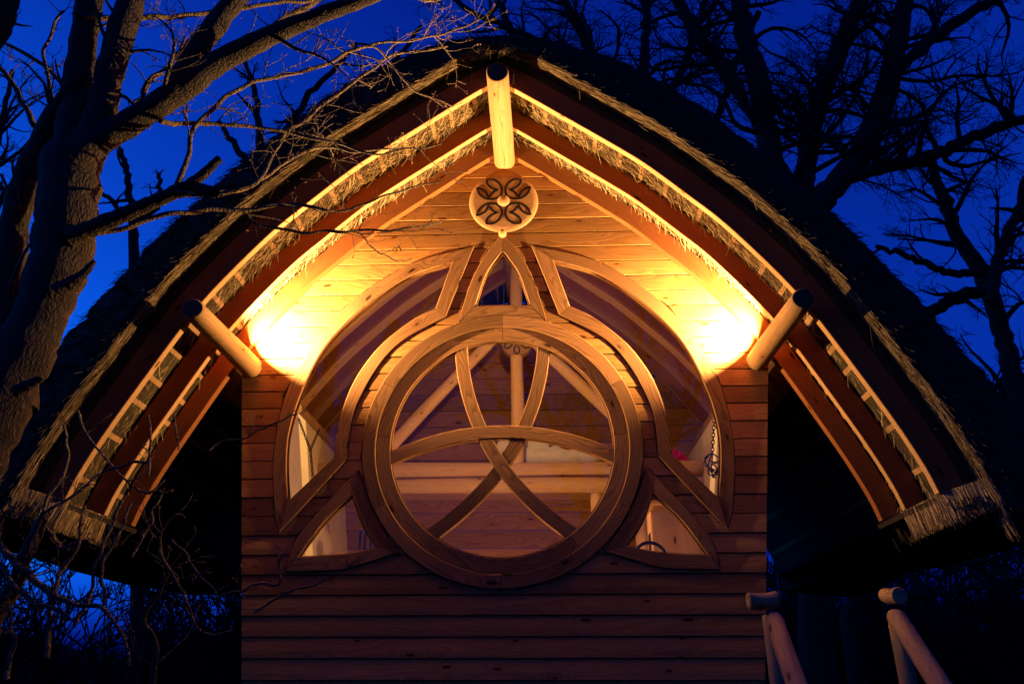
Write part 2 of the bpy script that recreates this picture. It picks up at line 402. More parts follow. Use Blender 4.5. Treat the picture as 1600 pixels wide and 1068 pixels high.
PROF = np.array([(0.0, 5.985), (0.15, 5.895), (0.511, 5.63), (0.92, 5.325), (1.13, 5.155), (1.41, 4.885), (1.62, 4.675), (1.85, 4.395),
                 (2.06, 4.11), (2.2, 3.87), (2.37, 3.55), (2.565, 3.17), (2.70, 2.865), (2.755, 2.69)])
HALF = catmull(PROF, 140)
def offset(P, d):
    t = np.gradient(P, axis=0); t /= np.linalg.norm(t, axis=1)[:, None]
    nrm = np.stack([-t[:, 1], t[:, 0]], 1)
    Q = P + nrm * d
    return Q
def off_half(d, n=100, x0=0.0, ext=0.0):
    Q = offset(HALF, d)
    k = np.argmax(Q[:, 0] > x0)
    if k > 0:
        t = (x0 - Q[k - 1, 0]) / (Q[k, 0] - Q[k - 1, 0]); Q = np.vstack([Q[k - 1] + (Q[k] - Q[k - 1]) * t, Q[k:]])
    else:
        s = (Q[1, 1] - Q[0, 1]) / (Q[1, 0] - Q[0, 0]); Q = np.vstack([[x0, Q[0, 1] + s * (x0 - Q[0, 0])], Q])
    if ext:
        t = Q[-1] - Q[-4]; t /= np.linalg.norm(t); Q = np.vstack([Q, Q[-1] + t * ext])
    return resample(Q, n)

# --- rafters
RY = [(-0.072, -0.013, 0.155), (-0.475, -0.425, 0.155), (-0.977, -0.922, 0.245), (0.42, 0.47, 0.155), (0.87, 0.92, 0.155), (1.32, 1.37, 0.155), (1.77, 1.82, 0.155), (2.22, 2.27, 0.155)]
for (yf, yb, h) in RY:
    for s in (-1, 1):
        a = off_half(0.0, 70, 0.035); b = off_half(h, 70, 0.035)
        if yf > 0: a = resample(a[a[:, 1] > 3.9], 70); b = resample(b[b[:, 1] > 3.95], 70)
        a[:, 0] *= s; b[:, 0] *= s
        r = strip('barge_rafter' if h > 0.2 else 'rafter', a, b, yf, yb, MAT['rafter'], TH, n=70, ch=0.004)
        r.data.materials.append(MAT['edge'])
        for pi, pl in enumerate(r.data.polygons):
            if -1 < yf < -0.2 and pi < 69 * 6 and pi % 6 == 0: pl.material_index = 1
# --- ridge and purlin logs
log('ridge_log', [(0.008, 3.0, 5.925), (0.008, 0, 5.925), (0.008, -1.16, 5.918)], 0.090, 0.089, MAT['log'], TH, seed=3, cap_mat=MAT['logend'])
LC = (2.040, 3.9635)
for s in (-1, 1):
    log('purlin_log', [(s * 2.03, 2.4, 3.968), (s * 2.035, 0, 3.965), (s * 2.055, -1.15, 3.955)], 0.110, 0.075, MAT['log'], TH, seed=5 + s, bend=0.002, cap_mat=MAT['logend'])

# --- battens on the rafters
HO = offset(HALF, 0.186)
sa = np.r_[0, np.cumsum(np.linalg.norm(np.diff(HO, axis=0), axis=1))]
rb = random.Random(4)
tq = 0.13
bat_t = []
while tq < sa[-1] - 0.02:
    bat_t.append(tq); tq += rb.uniform(0.20, 0.36)
for s in (-1, 1):
    for t in bat_t:
        t2 = min(sa[-1] - 0.03, t + rb.uniform(-0.03, 0.03))
        c = np.array([np.interp(t2, sa, HO[:, k]) for k in (0, 1)])
        k = int(np.argmin(np.abs(sa - t2))); tg = HO[min(k + 1, len(HO) - 1)] - HO[max(k - 1, 0)]; tg /= np.linalg.norm(tg)
        nm = np.array([-tg[1], tg[0]])
        w, h = 0.019, 0.021
        y0, y1 = -0.918, 3.2
        pts = [c + tg * w * a + nm * h * b for a, b in ((-1, -1), (1, -1), (1, 1), (-1, 1))]
        rings = [[(s * p[0], y, p[1]) for p in pts] for y in (y0, -0.3, 0.6, 1.8, y1)]
        sweep_ring('batten', rings, MAT['batten'], TH)

# --- thatch
OUTER = np.array([(0, 6.50), (0.35, 6.475), (0.66, 6.36), (1.1, 6.135), (1.43, 5.88), (1.75, 5.575), (2.02, 5.28), (2.3, 4.945), (2.56, 4.61),
                  (2.78, 4.27), (3.0, 3.91), (3.25, 3.47), (3.42, 3.15), (3.58, 2.78), (3.66, 2.50)])
NS = 90
def full(hp, n=NS):
    h = resample(hp, n); return np.vstack([mir(h[::-1]), h[1:]])
inn = full(off_half(0.170, 120, 0.0, 0.20)); lip = full(off_half(0.247, 120, 0.0, 0.20)); outr = full(catmull(OUTER, 140))
rngt = np.random.RandomState(11)
NP = len(inn)
rows = []   # each (NP,3): outline rows going inner back -> inner front -> lip -> verge face -> outer front -> outer back
for y in (3.3, 2.2, 1.2, 0.4, -0.3, -0.6, -0.982): rows.append(np.stack([inn[:, 0], np.full(NP, y), inn[:, 1]], 1))
for y in (-0.984, -1.05, -1.10): rows.append(np.stack([lip[:, 0], np.full(NP, y), lip[:, 1]], 1))
for q, t in enumerate((0.12, 0.3, 0.5, 0.7, 0.88)):
    P = lip + (outr - lip) * t; yy = -1.125 + 0.20 * t ** 1.3
    rows.append(np.stack([P[:, 0], np.full(NP, yy), P[:, 1]], 1) + rngt.randn(NP, 3) * 0.006)
for y in (-0.90, -0.8, -0.4, 0.2, 0.9, 1.8, 2.6, 3.3):
    rows.append(np.stack([outr[:, 0], np.full(NP, y), outr[:, 1] + 0.02 * np.sin(y * 2 + outr[:, 0] * 3)], 1) + rngt.randn(NP, 3) * 0.010)
V = np.array(rows); nr = len(rows)
sA = np.r_[0, np.cumsum(np.linalg.norm(np.diff(outr, axis=0), axis=1))]
rv = np.r_[0, np.cumsum([np.linalg.norm(V[i + 1, NP // 3] - V[i, NP // 3]) for i in range(nr - 1)])]
faces, uvs = [], []
for i in range(nr - 1):
    for k in range(NP - 1):
        faces.append((i * NP + k, i * NP + k + 1, (i + 1) * NP + k + 1, (i + 1) * NP + k))
        uvs += [(sA[k], rv[i]), (sA[k + 1], rv[i]), (sA[k + 1], rv[i + 1]), (sA[k], rv[i + 1])]
ends = [tuple(i * NP for i in range(nr)), tuple(i * NP + NP - 1 for i in range(nr))]
for e in ends:
    faces.append(e); uvs += [(0, rv[i]) for i in range(nr)]
for k in range(NP - 1):
    faces.append((k, k + 1, (nr - 1) * NP + k + 1, (nr - 1) * NP + k)); uvs += [(sA[k], 0), (sA[k + 1], 0), (sA[k + 1], 1), (sA[k], 1)]
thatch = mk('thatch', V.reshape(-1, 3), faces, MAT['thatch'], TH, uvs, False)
bm = bmesh.new(); bm.from_mesh(thatch.data); bmesh.ops.recalc_face_normals(bm, faces=bm.faces); bm.to_mesh(thatch.data); bm.free()

class Strands:
    def __init__(s): s.v = []; s.f = []
    def add(s, p, d, L, w, bend, rng):
        """one bent straw: a three-sided tapering stalk of two lengths"""
        d = d / np.linalg.norm(d)
        a = np.cross(d, rng.randn(3)); a /= np.linalg.norm(a); b = np.cross(d, a)
        mid = p + d * L * 0.55; end = p + d * L + a * bend * L
        i = len(s.v)
        for c, ww in ((p, w), (mid, w * 0.95), (end, w * 0.6)):
            for k in range(3):
                t = k * 2.094
                s.v.append(c + (a * math.cos(t) + b * math.sin(t)) * ww)
        for r in (0, 3):
            for k in range(3):
                l = (k + 1) % 3; s.f.append((i + r + k, i + r + l, i + r + 3 + l, i + r + 3 + k))
        s.f.append((i + 6, i + 7, i + 8))
    def build(s, name, mat, parent):
        o = mk(name, s.v, s.f, mat, parent); o['kind'] = 'stuff'; return o
rs = np.random.RandomState(21)
def prof_at(P, t):
    """point and down-slope tangent at arc fraction t of a half profile"""
    k = t * (len(P) - 1); i = min(int(k), len(P) - 2); w = k - i
    p = P[i] * (1 - w) + P[i + 1] * w; d = P[i + 1] - P[i]; return p, d / np.linalg.norm(d)
inh = off_half(0.169, 160, 0.0, 0.02); liph = off_half(0.247, 160, 0.0, 0.24)
# straw seen between the rafters
S = Strands()
for (ya, yb, n) in ((-0.43, -0.06, 7500), (-0.93, -0.47, 9000)):
    for _ in range(n):
        t = rs.rand(); s = 1 if rs.rand() < 0.5 else -1
        p, d = prof_at(inh, t)
        y = rs.uniform(ya, yb)
        nz = np.array([d[1], -d[0]])           # inward (downwards)
        if t > 0.62 and rs.rand() < 0.55: continue
        loose = rs.rand() < (0.30 if t < 0.5 else 0.05)
        dr = d * 1.0 + nz * (rs.uniform(0.25, 0.8) if loose else rs.uniform(-0.02, 0.30 if t < 0.55 else 0.08))
        D = np.array([s * dr[0], rs.randn() * (0.8 if loose else 0.30), dr[1]])
        P = np.array([s * p[0], y, p[1]]) - 0.004 * np.array([s * nz[0], 0, nz[1]])
        S.add(P, D, rs.uniform(0.06, 0.17), rs.uniform(0.0014, 0.0028), rs.randn() * 0.22, rs)
S.build('bay_straw', MAT['straw'], thatch)
# lip along the verge
S = Strands()
for _ in range(9500):
    t = rs.rand(); s = 1 if rs.rand() < 0.5 else -1
    p, d = prof_at(liph, t)
    y = -0.985 - 0.14 * rs.rand() ** 0.8
    nz = np.array([d[1], -d[0]])
    dr = d + nz * rs.uniform(-0.07, 0.06)
    D = np.array([s * dr[0], -rs.uniform(0.02, 0.18), dr[1]])
    P = np.array([s * p[0], y, p[1]]) + rs.uniform(-0.004, 0.010) * np.array([s * nz[0], 0, nz[1]])
    S.add(P, D, rs.uniform(0.07, 0.17), rs.uniform(0.0016, 0.0032), rs.randn() * 0.04, rs)
for _ in range(46):                     # stray long straws
    t = rs.rand(); s = 1 if rs.rand() < 0.5 else -1
    p, d = prof_at(liph, t)
    D = np.array([s * (d[0] * rs.uniform(-0.2, 1.0)), rs.uniform(-0.5, 0.1), -rs.uniform(0.4, 1.0)])
    S.add(np.array([s * p[0], rs.uniform(-1.12, -0.99), p[1]]), D, rs.uniform(0.15, 0.32), 0.0022, rs.randn() * 0.2, rs)
for _ in range(420):                    # tuft over the ridge log
    x = rs.uniform(-0.17, 0.17)
    S.add(np.array([x, -1.10 - 0.03 * rs.rand(), 6.17 - abs(x) * 0.45 + rs.uniform(-0.02, 0.05)]), np.array([rs.randn() * 0.6, -0.7, -0.6 + rs.randn() * 0.4]), rs.uniform(0.03, 0.08), 0.002, rs.randn() * 0.3, rs)
S.build('verge_straw', MAT['lipstraw'], thatch)
# dark weathered ends on the verge face and the outside edge
S = Strands()
lf, of = off_half(0.247, 160, 0.0, 0.24), resample(catmull(OUTER, 160), 160)
for _ in range(9000):
    t = rs.rand(); s = 1 if rs.rand() < 0.5 else -1
    a, d = prof_at(lf, t); b, d2 = prof_at(of, t); q = rs.rand() ** 0.75
    p = a + (b - a) * q; dd = d * (1 - q) + d2 * q
    y = -1.125 + 0.21 * q ** 1.3
    D = np.array([s * dd[0], -rs.uniform(0.1, 0.8), dd[1]]) + rs.randn(3) * 0.16
    S.add(np.array([s * p[0], y + 0.02, p[1]]), D, rs.uniform(0.05, 0.13), rs.uniform(0.002, 0.004), rs.randn() * 0.12, rs)
for _ in range(3000):
    t = rs.rand(); s = 1 if rs.rand() < 0.5 else -1
    b, d2 = prof_at(of, t); nz = np.array([-d2[1], d2[0]])
    dd = d2 + nz * rs.uniform(0.05, 0.5)
    S.add(np.array([s * b[0], rs.uniform(-0.95, 0.4), b[1]]), np.array([s * dd[0], rs.uniform(-0.4, 0.1), dd[1]]), rs.uniform(0.04, 0.10), 0.003, rs.randn() * 0.15, rs)
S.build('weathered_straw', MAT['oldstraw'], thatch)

# eave bunches below the rafter ends
et = HALF[-1] - HALF[-4]; et /= np.linalg.norm(et); en = np.array([-et[1], et[0]])
for s in (-1, 1):
    for (ya, yb) in ((-0.905, -0.40), (-1.10, -0.93)):
        S = Strands()
        o0, o1 = (0.0, 0.20) if ya > -1 else (-0.0, 0.26)
        for _ in range(2300 if ya > -1 else 1500):
            q = rs.rand() ** (1.6 if ya > -1 else 1.0); y = rs.uniform(ya, yb)
            p = HALF[-1] + et * rs.uniform(0.0, 0.03) + en * (o0 + (o1 - o0) * q)
            dd = et + en * rs.randn() * 0.04
            if ya < -1: y = -0.935 - 0.70 * (q * 0.26) + rs.rand() ** 2 * 0.03
            S.add(np.array([s * p[0], y, p[1]]), np.array([s * dd[0], rs.randn() * 0.05, dd[1]]), rs.uniform(0.150, 0.178), rs.uniform(0.002, 0.0036), rs.randn() * 0.03, rs)
        S.build('eave_bunch', MAT['straw'], TH)
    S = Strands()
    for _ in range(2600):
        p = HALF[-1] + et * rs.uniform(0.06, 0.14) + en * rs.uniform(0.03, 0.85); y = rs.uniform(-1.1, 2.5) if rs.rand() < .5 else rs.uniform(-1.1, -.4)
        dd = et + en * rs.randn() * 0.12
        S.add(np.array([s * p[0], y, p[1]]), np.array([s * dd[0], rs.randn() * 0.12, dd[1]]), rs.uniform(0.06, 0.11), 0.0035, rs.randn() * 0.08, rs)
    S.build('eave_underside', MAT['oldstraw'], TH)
    # tilting board that the rafters stand on
    c0 = HALF[-1] + et * 0.012; c1 = HALF[-1] + et * 0.045
    pts = [c0 + en * -0.002, c1 + en * -0.002, c1 + en * 0.16, c0 + en * 0.16]
    sweep_ring('tilting_board', [[(s * p[0], y, p[1]) for p in pts] for y in (-0.90, 0, 1.6, 3.2)], MAT['dark'], TH)

# --- the front wall of lapped boards, cut round the window openings
def wall_half(z):
    w = 1.803 + (z - 1.605) * (0.30 / 2.275)
    k = np.argsort(HALF[:, 1]); xr = np.interp(z, HALF[k, 1], HALF[k, 0])
    return min(w, xr + 0.05)
RC = np.array([0.0, 3.312]); R_G, R_S, R_O = 0.862, 0.975, 1.082
def arc(c, r, a0, a1, n):
    t = np.linspace(a0, a1, n); return np.stack([c[0] + r * np.cos(t), c[1] + r * np.sin(t)], 1)
# outlines read on the left half, in the plane of the wall
SIDE_OUT = catmull(bxz([(741, 386), (637, 415), (545, 476), (495, 532), (461, 585), (440, 640), (428, 718), (430, 797), (437, 832)]), 40)
SIDE_IN = catmull(bxz([(707, 410), (645, 430), (595, 460), (540, 507), (502, 552), (470, 617), (452, 676), (448, 727), (451, 783)]), 40)
SLANT_IN = bxz([(707, 410), (681, 482)]); SLANT_OUT = bxz([(741, 386), (697, 495)])
CURVE_IN = catmull(bxz([(681, 482), (645, 500), (595, 540), (560, 585), (541, 625), (530, 664), (522, 715)]), 26)
CURVE_OUT = catmull(bxz([(697, 495), (630, 532), (592, 572), (562, 625), (549, 664), (543, 718)]), 26)
FOOT_IN = bxz([(522, 715), (451, 783)]); FOOT_OUT = bxz([(543, 718), (437, 832)])
TOP_OUT = catmull(bxz([(784, 366), (765, 389), (740, 432), (724, 477), (715, 507)]), 20); TOP_IN = catmull(bxz([(784, 394), (762, 425), (750, 455), (742, 480)]), 20)
TOP_OUT[0, 0] = TOP_IN[0, 0] = 0.0
LOW_L_OUT = catmull(bxz([(560, 734), (510, 787), (472, 829), (455, 860), (447, 893)]), 20); LOW_L_IN = catmull(bxz([(551, 774), (512, 810), (484, 845), (466, 870)]), 20)
LOW_R_OUT = catmull(bxz([(560, 734), (575, 780), (598, 825), (624, 863)]), 20); LOW_R_IN = catmull(bxz([(551, 774), (560, 804), (573, 832), (590, 855)]), 20)
LOW_B_OUT = catmull(bxz([(447, 893), (531, 890), (579, 877), (624, 863)]), 20); LOW_B_IN = catmull(bxz([(466, 870), (515, 867), (554, 863), (590, 855)]), 20)
side_poly = np.vstack([SIDE_IN[::-1], SLANT_IN[1:], CURVE_IN[1:], FOOT_IN[1:-1]])
low_poly = np.vstack([LOW_L_IN, LOW_B_IN[1:], LOW_R_IN[::-1][1:-1]])
top_poly = np.vstack([mir(TOP_IN), TOP_IN[::-1][:-1]])
ring_poly = arc(RC, 0.93, 0, 2 * math.pi, 97)[:-1]
def grow_poly(P, d):
    A = 0.5 * np.sum(P[:, 0] * np.roll(P[:, 1], -1) - np.roll(P[:, 0], -1) * P[:, 1])
    if A < 0: P = P[::-1]
    e0 = P - np.roll(P, 1, 0); e1 = np.roll(P, -1, 0) - P
    n0 = np.stack([e0[:, 1], -e0[:, 0]], 1); n1 = np.stack([e1[:, 1], -e1[:, 0]], 1)
    n0 /= np.linalg.norm(n0, axis=1)[:, None] + 1e-9; n1 /= np.linalg.norm(n1, axis=1)[:, None] + 1e-9
    n = n0 + n1; n /= np.linalg.norm(n, axis=1)[:, None] + 1e-9
    return P + n * d
def prism(name, P, y0, y1, mat, parent=None):
    n = len(P)
    v = [(p[0], y0, p[1]) for p in P] + [(p[0], y1, p[1]) for p in P]
    f = [tuple(range(n)), tuple(range(2 * n - 1, n - 1, -1))] + [(i, i + n, (i + 1) % n + n, (i + 1) % n) for i in range(n)]
    o = mk(name, v, f, mat, parent)
    bm = bmesh.new(); bm.from_mesh(o.data); bmesh.ops.recalc_face_normals(bm, faces=bm.faces); bm.to_mesh(o.data); bm.free()
    return o
def wavy(P, d, amp, seed):
    P = resample(np.vstack([P, P[:1]]), 131)[:-1]
    rng = np.random.RandomState(seed); k = rng.randn(130); k = np.convolve(np.r_[k[-2:], k, k[:2]], np.ones(3) / 3, 'same')[2:-2]
    return grow_poly(P, 0.0) + (grow_poly(P, 1.0) - grow_poly(P, 0.0)) * (d + amp * np.abs(k))[:, None]
side_o = np.vstack([SIDE_OUT[::-1], SLANT_OUT[1:], CURVE_OUT[1:], FOOT_OUT[1:-1]])
low_o = np.vstack([LOW_L_OUT, LOW_B_OUT[1:], LOW_R_OUT[::-1][1:-1]])
top_o = np.vstack([mir(TOP_OUT), TOP_OUT[::-1][:-1]])
sheath_polys = [ring_poly, grow_poly(side_poly, 0.02), mir(grow_poly(side_poly, 0.02)), grow_poly(low_poly, 0.02), mir(grow_poly(low_poly, 0.02)), grow_poly(top_poly, 0.02)]
cut_polys = [wavy(arc(RC, R_O, 0, 2 * math.pi, 200)[:-1], 0.002, 0.008, 1), wavy(side_o, 0.002, 0.009, 2), mir(wavy(side_o, 0.002, 0.009, 3)), wavy(low_o, 0.002, 0.008, 4), mir(wavy(low_o, 0.002, 0.008, 5)), wavy(top_o, 0.002, 0.009, 6)]
cutters = [prism('cutter', P, -0.2, 0.2, MAT['dark']) for P in cut_polys]
cut_z = [(P[:, 1].min(), P[:, 1].max()) for P in cut_polys]

FW = empty('front_wall', TH)
PITCHB = 0.142
def split_islands(me):
    bm = bmesh.new(); bm.from_mesh(me); bm.faces.ensure_lookup_table()
    seen = set(); out = []
    for f0 in bm.faces:
        if f0.index in seen: continue
        st = [f0]; grp = []; seen.add(f0.index)
        while st:
            q = st.pop(); grp.append(q)
            for e in q.edges:
                for h in e.link_faces:
                    if h.index not in seen: seen.add(h.index); st.append(h)
        out.append(grp)
    uv = bm.loops.layers.uv.active
    res = []
    for grp in out:
        idx = {}; vs = []; fs = []; us = []
        for q in grp:
            fc = []
            for l in q.loops:
                if l.vert.index not in idx: idx[l.vert.index] = len(vs); vs.append(l.vert.co.copy())
                fc.append(idx[l.vert.index]); us.append(tuple(l[uv].uv))
            fs.append(fc)
        res.append((vs, fs, us))
    bm.free(); return res
rw = random.Random(8)
for n in range(-15, 21):
    zb = 3.901 - PITCHB * n; zt = zb + PITCHB - 0.0065
    j = rw.uniform(-0.002, 0.002)
    lap = 0.002 if zb > 2.6 else 0.006
    prof = [(0.045, zb + 0.001), (-0.005 + j, zb + 0.001), (-0.0065 + j, zb + 0.003), (-0.0065 + j, zb + 0.05), (-0.0065 + lap + j, zt - 0.003), (-0.004 + lap + j, zt), (0.045, zt)]
    if wall_half(zb) < 0.12: continue
    xs = np.linspace(-1, 1, 3)
    rings = [[(x * max(0.03, wall_half(z)), y, z) for (y, z) in prof] for x in xs]
    o = sweep_ring('board', rings, MAT['siding'], None)
    hit = [c for c, (a, b) in zip(cutters, cut_z) if a < zt and b > zb]
    if hit:
        for c in hit:
            md = o.modifiers.new('cut', 'BOOLEAN'); md.object = c; md.operation = 'DIFFERENCE'; md.solver = 'EXACT'
        dg = bpy.context.evaluated_depsgraph_get(); dg.update()
        me = bpy.data.meshes.new_from_object(o.evaluated_get(dg))
    else:
        me = o.data
    for (vs, fs, us) in split_islands(me):
        if max(v.x for v in vs) - min(v.x for v in vs) < 0.02: continue
        mk('siding_board', vs, fs, MAT['siding'], FW, us)
    bpy.data.objects.remove(o)
for c in cutters: bpy.data.objects.remove(c)
wz = np.linspace(1.0, 5.93, 50); wx = np.array([max(0.02, wall_half(z) - 0.03) for z in wz])
sh = prism('sheathing', np.vstack([np.stack([wx, wz], 1), np.stack([-wx, wz], 1)[::-1]]), 0.0475, 0.062, MAT['dark'], TH)
scut = [prism('cutter', P, -0.2, 0.2, MAT['dark']) for P in sheath_polys]
for c in scut:
    md = sh.modifiers.new('cut', 'BOOLEAN'); md.object = c; md.operation = 'DIFFERENCE'; md.solver = 'EXACT'
dg = bpy.context.evaluated_depsgraph_get(); dg.update(); me = bpy.data.meshes.new_from_object(sh.evaluated_get(dg)); sh.modifiers.clear(); sh.data = me
for c in scut: bpy.data.objects.remove(c)

# --- window joinery
YT = -0.0155
def pane(P, parent, y=0.031):
    return prism('pane', P, y, y + 0.005, MAT['glass'], parent)
def side_window(sg):
    w = empty('arched_window', TH)
    q = (lambda P: np.array(P)) if sg < 0 else mir
    strip('frame_member', q(SIDE_OUT), q(SIDE_IN), YT, 0.06, MAT['trim'], w, n=40)
    strip('frame_member', q(SLANT_OUT), q(SLANT_IN), YT - 0.002, 0.06, MAT['trim'], w, n=4)
    strip('frame_member', q(CURVE_OUT), q(CURVE_IN), YT, 0.06, MAT['trim'], w, n=26)
    strip('frame_member', q(FOOT_OUT), q(FOOT_IN), YT - 0.002, 0.06, MAT['trim'], w, n=4)
    pane(q(grow_poly(side_poly, 0.012)), w)
    # bead round the glass
    cl = grow_poly(side_poly, 0.0); ci = grow_poly(side_poly, -0.009)
    cl = np.vstack([cl, cl[:1]]); ci = np.vstack([ci, ci[:1]])
    strip('glazing_bead', q(cl), q(ci), 0.012, 0.030, MAT['trim'], w, n=len(cl), ch=0.002, gap=0)
for sg in (-1, 1): side_window(sg)
def low_window(sg):
    w = empty('corner_window', TH)
    q = (lambda P: np.array(P)) if sg < 0 else mir
    strip('frame_member', q(LOW_L_OUT), q(LOW_L_IN), YT, 0.06, MAT['trim'], w, n=20)
    strip('frame_member', q(LOW_B_OUT), q(LOW_B_IN), YT - 0.002, 0.06, MAT['trim'], w, n=20)
    strip('frame_member', q(LOW_R_OUT), q(LOW_R_IN), YT - 0.001, 0.06, MAT['trim'], w, n=20)
    pane(q(grow_poly(low_poly, 0.012)), w)
    cl = grow_poly(low_poly, 0.0); ci = grow_poly(low_poly, -0.008)
    cl = np.vstack([cl, cl[:1]]); ci = np.vstack([ci, ci[:1]])
    strip('glazing_bead', q(cl), q(ci), 0.012, 0.030, MAT['trim'], w, n=len(cl), ch=0.002, gap=0)
for sg in (-1, 1): low_window(sg)
w = empty('pointed_window', TH)
strip('frame_member', TOP_OUT, TOP_IN, YT, 0.06, MAT['trim'], w, n=20)
strip('frame_member', mir(TOP_OUT), mir(TOP_IN), YT, 0.06, MAT['trim'], w, n=20)
xb = abs(TOP_IN[-1, 0]); zb = TOP_IN[-1, 1]
bt = np.stack([np.linspace(-xb, xb, 16), np.full(16, zb) + 0.010 * np.cos(np.linspace(-1.5, 1.5, 16))], 1)
xo = abs(TOP_OUT[-1, 0]); bx = np.linspace(-xo, xo, 16); bb = np.stack([bx, RC[1] + np.sqrt(1.07 ** 2 - bx ** 2)], 1)
strip('frame_member', bt, bb, YT - 0.001, 0.06, MAT['trim'], w, n=16)
pane(grow_poly(top_poly, 0.012), w)
cl = grow_poly(top_poly, 0.0); ci = grow_poly(top_poly, -0.008); cl = np.vstack([cl, cl[:1]]); ci = np.vstack([ci, ci[:1]])
strip('glazing_bead', cl, ci, 0.012, 0.030, MAT['trim'], w, n=len(cl), ch=0.002, gap=0)

w = empty('round_window', TH)
cuts = [90, 162, 198, 270, 342, 378, 450]
for a, b in zip((90, 152, 208, 270, 332, 388), (152, 208, 270, 332, 388, 450)):
    a, b = math.radians(a), math.radians(b)
    strip('frame_segment', arc(RC, R_O, a, b, 26), arc(RC, R_S + 0.001, a, b, 26), -0.0215, 0.07, MAT['trim'], w, n=26)
for a, b in zip((90, 176, 234, 306, 364), (176, 234, 306, 364, 450)):
    a, b = math.radians(a), math.radians(b)
    strip('sash_segment', arc(RC, R_S, a, b, 30), arc(RC, R_G, a, b, 30), -0.002, 0.06, MAT['trim'], w, n=30)
strip('glazing_bead', arc(RC, R_G + 0.0005, 0, 2 * math.pi, 97), arc(RC, R_G - 0.009, 0, 2 * math.pi, 97), 0.010, 0.030, MAT['trim'], w, n=97, ch=0.002, gap=0)
def circ3(p, q, r):
    ax, ay = p; bx_, by = q; cx, cy = r
    d = 2 * (ax * (by - cy) + bx_ * (cy - ay) + cx * (ay - by))
    ux = ((ax * ax + ay * ay) * (by - cy) + (bx_ * bx_ + by * by) * (cy - ay) + (cx * cx + cy * cy) * (ay - by)) / d
    uy = ((ax * ax + ay * ay) * (cx - bx_) + (bx_ * bx_ + by * by) * (ax - cx) + (cx * cx + cy * cy) * (bx_ - ax)) / d
    return np.array([ux, uy])
e0, e1, e2 = np.array([-0.863, -0.112]), np.array([0, 0.094]), np.array([0.863, -0.112])
cc = circ3(e0, e1, e2); Rb = np.linalg.norm(e1 - cc)
ha = math.atan2(0.863, e0[1] - cc[1])
for k, yy in ((0, 0.000), (1, 0.004), (2, 0.008)):
    o_, i_ = [], []
    for rr, lst in ((Rb + 0.052, o_), (Rb - 0.052, i_)):
        for t in np.linspace(-0.75, 0.75, 300):
            p = cc + rr * np.array([math.sin(t), math.cos(t)])
            if np.linalg.norm(p) < R_G + 0.008: lst.append(p)
    a = math.radians(120 * k); Rm = np.array([[math.cos(a), -math.sin(a)], [math.sin(a), math.cos(a)]])
    A_ = np.array(o_) @ Rm.T + RC; B_ = np.array(i_) @ Rm.T + RC
    strip('knot_bar', resample(A_, 50), resample(B_, 50), yy, 0.05, MAT['trim'], w, n=50)
pane(arc(RC, R_G + 0.01, 0, 2 * math.pi, 97)[:-1], w)

# --- medallion
MD = empty('medallion', TH, (0.006, 0.004, 5.488))
def lathe(name, prof, mat, parent, loc=(0, 0, 0), n=56, axis='y'):
    v, f, uv = [], [], []
    for i in range(n):
        t = 2 * math.pi * i / n
        for (r, d) in prof: v.append((loc[0] + r * math.cos(t), loc[1] + d, loc[2] + r * math.sin(t)))
    m = len(prof)
    for i in range(n):
        for k in range(m - 1):
            j = (i + 1) % n; f.append((i * m + k, i * m + k + 1, j * m + k + 1, j * m + k))
            for a, b in ((i, k), (i, k + 1), (j, k + 1), (j, k)):
                vv = v[a * m + b]; uv.append((vv[0], vv[2]))
    o = mk(name, v, f, mat, parent, uv, True)
    bm = bmesh.new(); bm.from_mesh(o.data); bmesh.ops.remove_doubles(bm, verts=bm.verts, dist=1e-5); bmesh.ops.recalc_face_normals(bm, faces=bm.faces); bm.to_mesh(o.data); bm.free()
    o.data.polygons.foreach_set('use_smooth', [True] * len(o.data.polygons))
    return o
RM = 0.302
lathe('disc', [(0, 0.03), (RM - 0.004, 0.03), (RM, 0.02), (RM, -0.016), (RM - 0.012, -0.027), (RM - 0.05, -0.030), (0.0, -0.032)], MAT['disc'], MD)
lathe('knob', [(0.052, -0.028), (0.054, -0.040), (0.049, -0.055), (0.036, -0.066), (0.016, -0.071), (0, -0.072)], MAT['disc'], MD, n=32)
strokes = [[(.504, .754), (.30, .745), (.12, .60), (.050, .37), (.115, .165), (.274, .082), (.491, .090), (.687, .236), (.796, .472)],
           [(.504, .754), (.475, .60), (.36, .47), (.16, .37)], [(.796, .472), (.66, .43), (.52, .32), (.42, .10)],
           [(.17, .40), (.31, .315), (.41, .16)]]
def ribbon(P, wd, y0, y1):
    P = catmull(P, 26); t = np.gradient(P, axis=0); t /= np.linalg.norm(t, axis=1)[:, None]; n_ = np.stack([-t[:, 1], t[:, 0]], 1)
    ws = wd * np.clip(np.minimum(np.linspace(0.35, 6, 26), np.linspace(6, 0.35, 26)), 0, 1)[:, None]
    A, B = P + n_ * ws / 2, P - n_ * ws / 2
    v, f = [], []
    for a, b in zip(A, B): v += [(a[0], y1, a[1]), (a[0], y0, a[1]), (b[0], y0, b[1]), (b[0], y1, b[1])]
    for i in range(25):
        for k in range(3): f.append((4 * i + k, 4 * i + k + 1, 4 * i + 5 + k, 4 * i + 4 + k))
    return v, f
for (sx, sz) in ((1, 1), (-1, 1), (-1, -1), (1, -1)):
    vv, ff = [], []
    for st in strokes:
        v, f = ribbon([(sx * a * RM, sz * b * RM) for a, b in st], 0.0205, -0.0335, -0.026)
        k = len(vv); vv += v; ff += [tuple(i + k for i in q) for q in f]
    o = mk('leaf_inlay', vv, ff, MAT['inlay'], MD)
